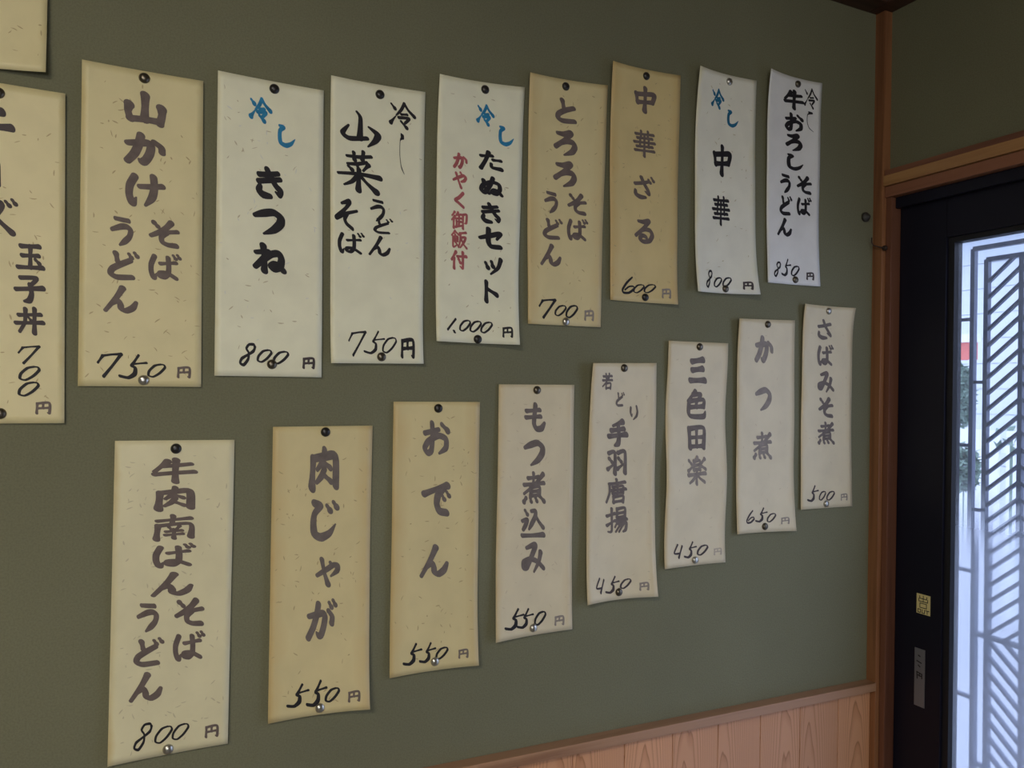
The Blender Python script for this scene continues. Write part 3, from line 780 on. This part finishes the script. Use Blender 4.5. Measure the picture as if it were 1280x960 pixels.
def strip(label, short, corners, lifts, paper, texts, tacks, seed, fib=70, fibcol=None, base=0.0028, white=0):
    """corners in pixels (tl, tr, br, bl); lifts in metres off the wall; texts = (part, ink, weight, [(char, x0,y0,x1,y1)...])"""
    keys = ('TL', 'TR', 'BR', 'BL')
    L = {k: lifts.get(k, 0.0) for k in keys}
    flat = [on_y(px, py, YW-base-L[k]) for (px, py), k in zip(corners, keys)]
    reach = lifts.get('reach', 5.0)
    ph = seed*1.7
    def surf(u, v, extra=0.0):
        X = (flat[0].x*(1-u)+flat[1].x*u)*(1-v) + (flat[3].x*(1-u)+flat[2].x*u)*v
        Z = (flat[0].z*(1-u)+flat[1].z*u)*(1-v) + (flat[3].z*(1-u)+flat[2].z*u)*v
        uc, vc = min(max(u, 0), 1), min(max(v, 0), 1)
        a, b = (1-uc)**2.4, uc**2.4
        t, w_ = (1-vc)**reach, vc**reach
        d = base + L['TL']*a*t + L['TR']*b*t + L['BR']*b*w_ + L['BL']*a*w_
        d += lifts.get('bow', 0.0015)*(abs(2*uc-1)**2) * math.sin(PI*vc)
        d += lifts.get('wave', 0.0007)*math.sin(9*vc+ph)*math.sin(PI*vc)*(0.4+abs(2*uc-1))
        return Vector((X, YW-d-extra, Z))
    root = empty('menu_strip', surf(0.5, 1.0))
    tag(root, label, 'menu strip', 'menu strips pinned to the green wall')
    org = root.location.copy()
    NU, NV = 16, 44
    bm = bmesh.new(); uvl = bm.loops.layers.uv.new('UVMap')
    jit = random.Random(seed)
    grid = [[bm.verts.new(surf(i/NU, j/NV) - org) for i in range(NU+1)] for j in range(NV+1)]
    for j in range(NV):
        for i in range(NU):
            f = bm.faces.new((grid[j][i], grid[j+1][i], grid[j+1][i+1], grid[j][i+1]))
            f.smooth = True
            for lp, (a, b) in zip(f.loops, ((i, j), (i, j+1), (i+1, j+1), (i+1, j))):
                lp[uvl].uv = (a/NU, b/NV)
    me = bpy.data.meshes.new('paper'); bm.to_mesh(me); bm.free()
    po = link('paper', me, paper, root)
    sd = po.modifiers.new('thickness', 'SOLIDIFY'); sd.thickness = 0.0004; sd.offset = -1.0
    inv = homog_inv(corners)
    # fibres pressed into the paper
    rr = random.Random(seed*7+3)
    for cnt, mname, nm in ((fib, fibcol, 'paper_fibres'), (white, 'fibre_white', 'pale_fibres')):
        if not cnt: continue
        verts, faces = [], []
        Wm = (flat[1]-flat[0]).length; Hm = (flat[3]-flat[0]).length
        for _ in range(cnt):
            u, v = rr.uniform(0.05, 0.95), rr.uniform(0.04, 0.97)
            an = rr.uniform(0, PI); ln = rr.uniform(0.0025, 0.008); wd = rr.uniform(0.0007, 0.0018); cv = rr.uniform(-0.25, 0.25)
            pts = []
            x_, y_ = u*Wm, v*Hm
            for k in range(4):
                pts.append((x_, y_)); x_ += math.cos(an)*ln/3; y_ += math.sin(an)*ln/3; an += cv
            b0 = len(verts)
            for k, (a, b) in enumerate(pts):
                q = wd*(0.3 if k in (0, 3) else 1)/2
                nx, ny = -math.sin(an), math.cos(an)
                for s_ in (-1, 1):
                    uu, vv = (a+nx*q*s_)/Wm, (b+ny*q*s_)/Hm
                    verts.append(surf(min(max(uu, .01), .99), min(max(vv, .01), .99), 0.00022)-org)
            for k in range(3):
                faces.append((b0+2*k, b0+2*k+1, b0+2*k+3, b0+2*k+2))
        fm_ = bpy.data.meshes.new(nm); fm_.from_pydata(verts, [], faces)
        fo = link(nm, fm_, MAT[mname], root); fo['kind'] = 'stuff'
    # lettering
    names = {'dish_lettering': 'dish_character', 'side_lettering': 'side_character', 'chilled_lettering': 'chilled_character',
             'chilled_tail_lettering': 'chilled_character', 'note_lettering': 'note_character', 'faded_lettering': 'dish_character',
             'price_lettering': 'price_digit', 'yen_lettering': 'yen_mark'}
    lift = 0.00040
    for part, inkname, weight, chars in texts:
        for ch, x0, y0, x1, y1 in chars:
            verts, faces = [], []
            polys = glyph_polys(ch, weight)
            cx, cy = (x0+x1)/2, (y0+y1)/2
            sl = (VPY-cy)/(VPX-cx) * (x1-x0)/(y1-y0)
            sk = [[(x, y + sl*(x-50)) for x, y in p] for p in polys]
            mnx = min(x for p in sk for x, y in p); mxx = max(x for p in sk for x, y in p)
            mny = min(y for p in sk for x, y in p); mxy = max(y for p in sk for x, y in p)
            for q, p in enumerate(sk):
                b0 = len(verts)
                for x, y in p:
                    u, v = inv(x0+(x-mnx)/(mxx-mnx)*(x1-x0), y0+(y-mny)/(mxy-mny)*(y1-y0))
                    verts.append(surf(u, v, lift + 0.000002*(q % 40)) - org)
                faces.append(tuple(range(b0, len(verts))))
            nm = 'price_comma' if ch == '.' else names[part]
            lm = bpy.data.meshes.new(nm); lm.from_pydata(verts, [], faces)
            bmx = bmesh.new(); bmx.from_mesh(lm); bmx.normal_update()      # all faces towards the room
            for f in bmx.faces:
                if f.normal.y > 0: f.normal_flip()
            bmx.to_mesh(lm); bmx.free()
            link(nm, lm, MAT[inkname], root)
    for px, py, kind, where in tacks:
        u, v = inv(px, py)
        Yt = surf(u, v).y
        tack(px, py, Yt-0.0006, kind, where)

MAT['fib_tan'] = mat('fibre_tan', srgb(186, 164, 120), 0.7)
MAT['fib_grey'] = mat('fibre_grey', srgb(202, 190, 154), 0.7)
MAT['fib_pale'] = mat('fibre_pale_tan', srgb(208, 192, 158), 0.7)
MAT['fibre_white'] = mat('fibre_white', srgb(226, 224, 208), 0.5)
P_YEL = paper_mat('yellowed_washi', srgb(224, 210, 160), srgb(206, 182, 122), 0.04)
P_YEL2 = paper_mat('tan_washi', srgb(222, 205, 154), srgb(198, 164, 106), 0.16)
P_YEL3 = paper_mat('golden_washi', srgb(216, 194, 138), srgb(194, 154, 90), 0.14)
P_CRM = paper_mat('cream_washi', srgb(228, 218, 178), srgb(212, 190, 136), 0.02)
P_WHT = paper_mat('white_washi', srgb(242, 238, 208), srgb(226, 216, 172), 0.02)
P_WHT2 = paper_mat('cool_white_washi', srgb(238, 234, 214), srgb(218, 210, 160), 0.08)
P_COOL = paper_mat('plain_white_paper', srgb(238, 236, 230), srgb(224, 222, 204), 0.04)
P_PNK = paper_mat('beige_washi', srgb(224, 210, 176), srgb(206, 180, 130), 0.10)

strip('blank lower end of a yellowed menu strip at the top left edge of the photo', 'edge',
      ((-95, -330), (64, -300), (57, 90), (-98, 74)), {'BR': 0.012, 'BL': 0.004}, P_YEL, [], [], 1, 50, 'fib_tan')

strip('yellowed menu strip cut off by the left photo edge, reading tamago-don with 700 written downward', 'tamagodon',
      ((-76, 91), (81.6, 117), (80.4, 529), (-82, 530)), {'TR': 0.002, 'BR': 0.002}, P_YEL,
      [('dish_lettering', 'charcoal', 1.0, [('チ', -34, 133, 19.5, 183), ('ー', -14, 192, 1.5, 232), ('ズ', -34, 245, 23, 293)]),
       ('side_lettering', 'charcoal', 1.0, [('玉', 19.5, 301, 57, 336), ('子', 17, 341, 57.5, 377), ('丼', 17, 380.5, 57, 417.5)]),
       ('price_lettering', 'black', 1.0, [('7', 22, 429.5, 51, 454), ('0', 23, 455.5, 51, 475), ('0', 22, 475.5, 50, 495)]),
       ('yen_lettering', 'brown', 1.0, [('円', 44, 501, 64.5, 518)])],
      [(-2, 116, 'bronze', 'dark thumbtack half cut off by the left photo edge, top of the tamago-don strip'), (0, 517, 'bronze', 'dark thumbtack at the foot of the tamago-don strip, left photo edge')], 2, 60, 'fib_tan')

strip('yellowed menu strip reading yamakake in faded brown, priced 750 yen', 'yamakake',
      ((102.4, 74.2), (254.2, 101.2), (251.4, 483.7), (97.3, 482.6)), {'TL': 0.004, 'TR': 0.002, 'BR': 0.001, 'BL': 0.001}, P_YEL,
      [('dish_lettering', 'brown', 1.0, [('山', 154.5, 112.5, 209, 159), ('か', 154.5, 163, 207.5, 206), ('け', 156.5, 214, 207.5, 257)]),
       ('side_lettering', 'brown', 1.0, [('う', 137.5, 268, 167, 306), ('ど', 134, 311, 175, 349), ('ん', 129, 355, 173, 391), ('そ', 186, 273, 225, 310), ('ば', 185.5, 315.5, 227.5, 350)]),
       ('price_lettering', 'black', 1.0, [('7', 121, 440, 154, 472.5), ('5', 148, 442, 185, 474), ('0', 184, 454, 208, 472)]),
       ('yen_lettering', 'brown', 1.0, [('円', 221, 457.5, 239, 473)])],
      [(180.5, 97.5, 'bronze', 'bronze thumbtack at the top of the yellowed yamakake strip'), (179.5, 475, 'steel', 'silver thumbtack below the 750 of the yamakake strip')], 3, 90, 'fib_tan')

strip('cream white menu strip reading kitsune in black under blue hiyashi, priced 800 yen', 'kitsune',
      ((272.5, 88), (404.6, 113), (402, 471.7), (268, 469.6)), {'TL': 0.004, 'TR': 0.002, 'BR': 0.002, 'BL': 0.002}, P_WHT,
      [('chilled_lettering', 'blue', 1.0, [('冷', 311, 120.5, 341, 154), ('し', 347.5, 154, 369.5, 184)]),
       ('dish_lettering', 'black', 1.12, [('き', 320, 206, 355, 247.5), ('つ', 316, 259, 357, 292), ('ね', 316, 301, 359, 342)]),
       ('price_lettering', 'black', 1.1, [('8', 299, 428, 320.6, 458), ('0', 321, 436, 341, 453.4), ('0', 341, 438, 362, 455.4)]),
       ('yen_lettering', 'charcoal', 1.1, [('円', 378, 446, 394, 461.5)])],
      [(343, 111, 'tackblack', 'black thumbtack at the top of the white kitsune strip'), (340, 455.4, 'bronze', 'dark thumbtack at the foot of the kitsune strip')], 4, 40, 'fib_grey', white=30)

strip('cream white menu strip reading sansai in thin black brush strokes, priced 750 yen', 'sansai',
      ((414, 94), (531.7, 115), (529.6, 454.6), (414, 453.8)), {'TL': 0.006, 'TR': 0.004, 'BR': 0.008, 'BL': 0.008, 'reach': 9.0}, P_WHT,
      [('chilled_lettering', 'black', 0.72, [('冷', 487, 127, 521, 163)]),
       ('chilled_tail_lettering', 'black', 0.75, [('し2', 500.7, 166, 507, 219)]),
       ('dish_lettering', 'black', 0.78, [('山2', 426, 137.5, 478, 184.5), ('菜', 422, 187.5, 480, 246)]),
       ('side_lettering', 'black', 0.82, [('そ2', 419, 249, 449, 290), ('ば', 423, 291, 457.5, 319.5), ('う', 464, 249, 483, 278), ('ど', 468, 273, 493, 294), ('ん', 462, 295.5, 490, 322)]),
       ('price_lettering', 'black', 0.8, [('7', 436.4, 413.7, 459.8, 446), ('5', 455.7, 413.7, 483, 443), ('0', 479, 421.5, 497.7, 442)]),
       ('yen_lettering', 'black', 1.0, [('円', 502, 422.5, 519.7, 448.7)])],
      [(475, 118, 'tackblack', 'black thumbtack at the top of the sansai strip'), (477, 446, 'bronze', 'dark thumbtack at the foot of the sansai strip')], 5, 12, 'fib_grey', white=14)

strip('white menu strip reading tanuki-set with a red side note, priced 1,000 yen', 'tanuki set',
      ((550, 92.3), (656, 109), (650, 431), (545.8, 426.3)), {'TL': 0.014, 'TR': 0.003, 'BR': 0.018, 'BL': 0.010}, P_WHT,
      [('chilled_lettering', 'blue', 0.95, [('冷', 597, 129, 620, 158), ('し', 625, 156.5, 644, 183.5)]),
       ('dish_lettering', 'black', 1.05, [('た', 600.7, 187.4, 632, 216), ('ぬ', 601.4, 220.6, 632, 248), ('き', 603.7, 253, 629, 280.6), ('セ', 600.7, 283.8, 631.7, 313.6), ('ッ', 608.3, 322.8, 632, 344.6), ('ト', 608.3, 349.6, 627, 380)]),
       ('side_lettering', 'red', 0.95, [('か', 568.6, 189.7, 587, 211), ('や', 568, 213.7, 586.5, 236.7), ('く', 570, 239.4, 583.5, 261.4), ('御', 566.4, 263, 587.7, 288), ('飯', 566.4, 287, 587.7, 312.5), ('付', 566, 312.5, 587.7, 337.7)]),
       ('price_lettering', 'black', 1.1, [('1', 560, 397.3, 573, 413.3), ('.', 567.5, 412, 572, 416.7), ('0', 576, 399.6, 591.6, 414.5), ('0', 589.3, 400.7, 605.3, 415.6), ('0', 603, 402, 619, 416.8)]),
       ('yen_lettering', 'black', 1.0, [('円', 630, 408.7, 643, 422.5)])],
      [(606.5, 111.8, 'tackblack', 'black thumbtack at the top of the tanuki-set strip'), (597.3, 424, 'tackblack', 'black thumbtack under the 1,000 of the tanuki-set strip')], 6, 40, 'fib_grey')

strip('tan edged menu strip reading tororo in faded brown, priced 700 yen', 'tororo',
      ((663, 90.4), (760, 106.6), (751, 409), (660, 404.7)), {'TL': 0.012, 'TR': 0.004, 'BR': 0.004, 'BL': 0.002}, P_YEL2,
      [('dish_lettering', 'brown', 1.0, [('と', 695.8, 121.6, 722.6, 157), ('ろ', 693.5, 164.5, 723.3, 198), ('ろ', 693, 204.6, 722.6, 237.8)]),
       ('side_lettering', 'brown', 1.0, [('う', 682, 242, 699.3, 270.6), ('ど', 679.8, 276, 705, 303.6), ('ん', 676.3, 308, 703, 336.6), ('そ', 710.7, 245.4, 734.8, 274.5), ('ば', 710, 277.4, 736.6, 305.9)]),
       ('price_lettering', 'black', 1.0, [('7', 673.6, 374.8, 696.3, 399), ('0', 693.5, 382.4, 709, 396), ('0', 707.3, 382.4, 723.3, 398.4)]),
       ('yen_lettering', 'lilac', 1.0, [('円', 730.6, 388.6, 742.8, 402)])],
      [(707.3, 107.9, 'tackblack', 'black thumbtack at the top of the tororo strip'), (707.3, 402, 'steel', 'silver thumbtack at the foot of the tororo strip')], 7, 60, 'fib_tan')

strip('golden tan menu strip reading chuka-zaru in widely spaced brown letters, priced 600 yen', 'chuka zaru',
      ((766.6, 76), (851, 94.3), (847.7, 380.5), (763, 374.8)), {'TL': 0.014, 'TR': 0.003, 'BR': 0.012, 'BL': 0.003, 'bow': 0.003}, P_YEL3,
      [('dish_lettering', 'brown', 1.0, [('中', 795, 105.7, 822.8, 141), ('華', 794.4, 160, 822.8, 196), ('ざ', 795, 217.3, 822, 248), ('る', 795.7, 272.3, 820.6, 304.3)]),
       ('price_lettering', 'black', 1.0, [('6', 778.3, 345, 796, 367.4), ('0', 793.2, 354.6, 808.4, 366.3), ('0', 806.7, 354.6, 822.6, 366.3)]),
       ('yen_lettering', 'lilac', 1.0, [('円', 829, 360.3, 840.3, 373.4)])],
      [(808, 95, 'tackblack', 'black thumbtack at the top of the golden chuka-zaru strip'), (806.7, 371.6, 'tackblack', 'black thumbtack below the 600 of the chuka-zaru strip')], 8, 60, 'fib_tan')

strip('white menu strip reading chuka in black under teal hiyashi, priced 800 yen', 'hiyashi chuka',
      ((875.7, 82), (945.8, 100.7), (950.8, 368), (872.9, 364)), {'TL': 0.016, 'TR': 0.003, 'BR': 0.020, 'BL': 0.014}, P_WHT2,
      [('chilled_lettering', 'teal', 0.95, [('冷', 893.2, 107, 909.5, 131.5), ('し', 913.5, 131.5, 927, 153)]),
       ('dish_lettering', 'black', 0.98, [('中', 896.8, 172, 920.3, 212.7), ('華', 896, 235, 919, 275)]),
       ('price_lettering', 'black', 1.1, [('8', 886.3, 333.4, 896, 359), ('0', 897, 343.3, 908.6, 358), ('0', 908.6, 343.3, 920.7, 357.5)]),
       ('yen_lettering', 'charcoal', 1.1, [('円', 933, 349.7, 944.8, 361.7)])],
      [(911.7, 102, 'steel', 'silver thumbtack at the top of the white hiyashi-chuka strip'), (907, 361, 'bronze', 'dark thumbtack below the 800 of the hiyashi-chuka strip')], 9, 40, 'fib_grey')

strip('plain white menu strip nearest the door in the upper row, reading gyu-oroshi, priced 850 yen', 'gyu oroshi',
      ((964.2, 85.5), (1028, 104), (1025.5, 358), (960, 353)), {'TL': 0.016, 'TR': 0.006, 'BR': 0.008, 'BL': 0.003}, P_COOL,
      [('chilled_lettering', 'black', 0.62, [('冷', 1008.4, 109.3, 1024, 135.5), ('し2', 1011.9, 137, 1019.7, 163.4)]),
       ('dish_lettering', 'black', 1.05, [('牛', 983.4, 109.8, 1009, 135.5), ('お', 985.3, 137.4, 1008.4, 161.8), ('ろ', 986, 164, 1007, 186), ('し', 987.5, 188.3, 1007.8, 210.6)]),
       ('side_lettering', 'black', 1.0, [('う', 979, 213.3, 992.6, 238.5), ('ど', 978, 241, 994.3, 267), ('ん', 974.5, 269.6, 993.5, 294), ('そ', 999.7, 216.8, 1017.8, 241.7), ('ば', 999.7, 243.9, 1017.8, 268.2)]),
       ('price_lettering', 'black', 1.1, [('8', 968.5, 325.6, 978.4, 346), ('5', 978.4, 322, 991.5, 345), ('0', 990.8, 331, 1002, 345)]),
       ('yen_lettering', 'charcoal', 1.1, [('円', 1009.6, 339.7, 1019, 350.4)])],
      [(997.5, 105, 'bronze', 'dark thumbtack at the top of the white gyu-oroshi strip'), (994.3, 349.7, 'bronze', 'dark thumbtack at the foot of the gyu-oroshi strip')], 10, 0, 'fib_grey')

strip('large cream menu strip reading gyuniku-nanban, lowest at the left, priced 800 yen', 'gyuniku nanban',
      ((143.7, 551), (293.3, 549.7), (284.8, 929.5), (134.3, 958.6)), {'BL': 0.004, 'BR': 0.003}, P_CRM,
      [('dish_lettering', 'brown', 1.0, [('牛', 189, 571.8, 248, 605.5), ('肉', 192, 607.3, 244.6, 640.5), ('南', 190.7, 642.8, 244, 677.9), ('ば', 190.7, 678.8, 245.7, 711.5), ('ん', 188.4, 715.4, 242.3, 747.5)]),
       ('side_lettering', 'brown', 1.0, [('そ', 218.2, 747.6, 256, 783.5), ('ば', 216.4, 788.8, 257.2, 828.2), ('う', 170.8, 755, 199.2, 791.6), ('ど', 166.7, 797.3, 206, 835), ('ん', 161, 840.8, 203.8, 879.3)]),
       ('price_lettering', 'black', 0.85, [('8', 166.7, 903.8, 191.4, 939.8), ('0', 193, 907.7, 216.6, 930.6), ('0', 214.8, 904.5, 237.2, 926)]),
       ('yen_lettering', 'brown', 1.0, [('円', 256, 905.4, 273.7, 923.3)])],
      [(220, 560.8, 'tackblack', 'black thumbtack at the top of the gyuniku-nanban strip'), (210, 936.6, 'steel', 'silver thumbtack at the foot of the gyuniku-nanban strip')], 11, 110, 'fib_grey')

strip('tan menu strip reading nikujaga, priced 550 yen, its lower right corner curling up', 'nikujaga',
      ((341.3, 533.6), (465.8, 532), (462.6, 887), (335, 905)), {'BR': 0.018, 'BL': 0.004, 'TL': 0.001, 'TR': 0.002}, P_YEL2,
      [('dish_lettering', 'mauve', 1.0, [('肉', 385.5, 557, 424.5, 616), ('じ', 388.2, 623.4, 425.3, 677), ('ゃ', 395, 695.8, 426.7, 735), ('が', 382.8, 748.5, 423.4, 802.7)]),
       ('price_lettering', 'black', 1.15, [('5', 358.4, 855.5, 388.2, 886.4), ('5', 383.3, 851.2, 411, 886), ('0', 407, 861, 426.7, 880.4)]),
       ('yen_lettering', 'brown', 1.0, [('円', 436, 864.2, 451.6, 880)])],
      [(407, 540, 'tackblack', 'black thumbtack at the top of the nikujaga strip'), (400, 885, 'steel', 'silver thumbtack at the foot of the nikujaga strip')], 12, 80, 'fib_tan')

strip('tan menu strip reading oden in three mauve letters, priced 550 yen', 'oden',
      ((492, 502), (600, 502.5), (598.7, 832), (487, 848)), {'BR': 0.014, 'BL': 0.004}, P_YEL2,
      [('dish_lettering', 'mauve', 1.0, [('お', 528.3, 524.6, 563, 569.2), ('で', 527, 600.8, 565, 644.6), ('ん', 525.4, 678.8, 562.5, 721.7)]),
       ('price_lettering', 'black', 1.15, [('5', 503.9, 803.8, 529.6, 833), ('5', 525, 803.2, 547.2, 830.3), ('0', 545.9, 809.2, 562.6, 825.7)]),
       ('yen_lettering', 'mauve', 1.0, [('円', 574.3, 811.4, 587, 824.4)])],
      [(548, 510.4, 'tackblack', 'black thumbtack at the top of the oden strip'), (543.7, 827, 'steel', 'silver thumbtack at the foot of the oden strip')], 13, 80, 'fib_tan')

strip('beige menu strip reading motsu-nikomi in mauve letters, priced 550 yen', 'motsu nikomi',
      ((623.7, 480.4), (718, 481), (715.4, 786.7), (620, 803.7)), {'BR': 0.006, 'BL': 0.008, 'TR': 0.002}, P_PNK,
      [('dish_lettering', 'mauve', 1.0, [('も', 655.7, 502.5, 683, 540.3), ('つ', 655, 549.4, 682.5, 582.7), ('煮', 653.8, 588.8, 683.6, 631.2), ('込', 652.2, 635.8, 683.6, 673), ('み', 653.3, 677.5, 683.3, 717)]),
       ('price_lettering', 'black', 1.1, [('5', 631.3, 760.8, 657.5, 789), ('5', 647, 760.8, 669.2, 787), ('0', 669.2, 764.2, 684.6, 783)]),
       ('yen_lettering', 'lilac', 1.0, [('円', 694.2, 769.2, 706.3, 783)])],
      [(671.5, 487.6, 'bronze', 'dark thumbtack at the top of the motsu-nikomi strip'), (666.7, 785, 'steel', 'silver thumbtack at the foot of the motsu-nikomi strip')], 14, 60, 'fib_pale')

strip('curled beige menu strip reading teba-karaage below small wakadori, priced 450 yen', 'wakadori',
      ((741.7, 453.7), (820.8, 453.7), (823, 746), (734.6, 756.7)), {'TL': 0.014, 'TR': 0.001, 'BR': 0.020, 'BL': 0.014, 'bow': 0.003}, P_PNK,
      [('note_lettering', 'mauve', 0.95, [('若', 754.4, 464.4, 768.5, 484.6), ('ど', 772.5, 487, 783.5, 504.4), ('り', 789.8, 502.3, 800.2, 520.4)]),
       ('dish_lettering', 'mauve', 1.0, [('手', 762.7, 518, 789.2, 552.7), ('羽', 762.3, 555, 788.3, 588.8), ('唐', 761.7, 590.8, 788.8, 624.6), ('揚', 761.7, 627, 790.2, 662)]),
       ('price_lettering', 'charcoal', 1.1, [('4', 747.7, 720.4, 759.6, 743.3), ('5', 760.2, 718.8, 779.4, 743.3), ('0', 779.4, 722.5, 794, 737)]),
       ('yen_lettering', 'lilac', 1.0, [('円', 802.7, 726.7, 814.2, 739.2)])],
      [(780.4, 460, 'bronze', 'dark thumbtack at the top of the teba-karaage strip'), (773.8, 740.2, 'bronze', 'dark thumbtack between the digits of 450 on the teba-karaage strip')], 15, 40, 'fib_pale')

strip('beige menu strip reading sanshoku-dengaku with a nearly faded yen mark, priced 450 yen', 'sanshoku dengaku',
      ((836, 425.8), (910.4, 429), (907, 703), (831, 711.7)), {'TL': 0.003, 'TR': 0.003, 'BR': 0.006, 'BL': 0.006, 'wave': 0.003}, P_PNK,
      [('dish_lettering', 'mauve', 1.0, [('三', 861.7, 445, 885.2, 479.4), ('色', 860.6, 485.2, 885, 523.8), ('田', 861, 530.4, 884.6, 562.7)]),
       ('faded_lettering', 'lilac', 1.0, [('楽', 860.2, 568.3, 884.6, 606.9)]),
       ('price_lettering', 'charcoal', 1.1, [('4', 843.5, 679.8, 855.4, 699.2), ('5', 856.5, 676.7, 873, 698.5), ('0', 872.7, 680.8, 887.3, 695)]),
       ('yen_lettering', 'pale', 1.0, [('円', 893.3, 684.6, 903.3, 694.4)])],
      [(874.8, 433.5, 'bronze', 'dark thumbtack at the top of the sanshoku-dengaku strip'), (869, 700, 'steel', 'silver thumbtack at the foot of the sanshoku-dengaku strip')], 16, 25, 'fib_pale')

strip('beige menu strip reading katsuni in pale lilac letters, priced 650 yen', 'katsuni',
      ((924.6, 398), (993.8, 400.4), (995.8, 663.8), (921.7, 668)), {'TL': 0.009, 'TR': 0.001, 'BR': 0.012, 'BL': 0.006}, P_PNK,
      [('dish_lettering', 'lilac', 1.0, [('か', 945.4, 417.5, 968.3, 451.3), ('つ', 946.3, 480, 967, 509.6), ('煮', 943.8, 535.2, 968.3, 571.7)]),
       ('price_lettering', 'charcoal', 1.1, [('6', 934.4, 636.3, 945.8, 654.6), ('5', 946.3, 633, 962.5, 653), ('0', 961, 640.4, 973, 653)]),
       ('yen_lettering', 'lilac', 0.8, [('円', 978.5, 645.6, 988.5, 655.4)])],
      [(959.8, 405.4, 'bronze', 'dark thumbtack at the top of the katsuni strip'), (956.3, 658, 'bronze', 'dark thumbtack below the 650 of the katsuni strip')], 17, 25, 'fib_pale')

strip('beige menu strip nearest the door in the lower row, reading saba-misoni, priced 500 yen', 'saba misoni',
      ((1006.7, 379.6), (1070, 385), (1065.4, 633), (1001, 637.5)), {'TL': 0.009, 'TR': 0.012, 'BR': 0.003, 'BL': 0.002, 'reach': 8.0}, P_PNK,
      [('dish_lettering', 'mauve', 1.0, [('さ', 1025.4, 398, 1043.8, 424), ('ば', 1025, 430, 1046.3, 456.5), ('み', 1025, 462.7, 1046.5, 489.8), ('そ', 1026, 495, 1045.2, 521.7), ('煮', 1024.4, 525.8, 1046.3, 555.4)]),
       ('price_lettering', 'charcoal', 1.1, [('5', 1009.4, 606, 1024.6, 627.5), ('0', 1024.4, 613.3, 1033.8, 625.8), ('0', 1033.8, 613.3, 1044.8, 625.8)]),
       ('yen_lettering', 'lilac', 0.8, [('円', 1051.7, 616.5, 1060, 625.8)])],
      [(1036, 388.8, 'steel', 'silver thumbtack at the top of the saba-misoni strip'), (1032.7, 629.6, 'steel', 'silver thumbtack below the 500 of the saba-misoni strip')], 18, 20, 'fib_pale')

# ------------------------------------------------------------------ hook and round stud by the post
hp = [on_x(1106, 310, XP+0.002), on_x(1098, 308.5, XP-0.010), on_x(1092, 307, XP-0.014), on_x(1089.5, 303, XP-0.015), on_x(1089.5, 297, XP-0.015)]
hk = tag(empty('wire_hook', hp[0]), 'small rusty wire hook screwed into the corner post', 'hook')
tube('hook_wire', MAT['wire'], hp, 0.0013, hk)
sc = link('hook_plate', lathe_mesh('hook_plate', [(0.0, -0.001), (0.0055, -0.001), (0.005, 0.002), (0.0, 0.003)], 12), MAT['wire'], hk)
sc.rotation_euler = (0, 0, -PI/2)
sb = link('wall_stud', lathe_mesh('wall_stud', [(0.0, -0.001), (0.0095, -0.001), (0.0095, 0.003), (0.007, 0.006), (0.004, 0.0065), (0.0035, 0.010), (0.0, 0.011)], 20), MAT['stud'])
sb.location = on_y(1081.5, 271.5, YW-0.001)
tag(sb, 'small round dark metal stud on the green wall beside the corner post', 'stud')
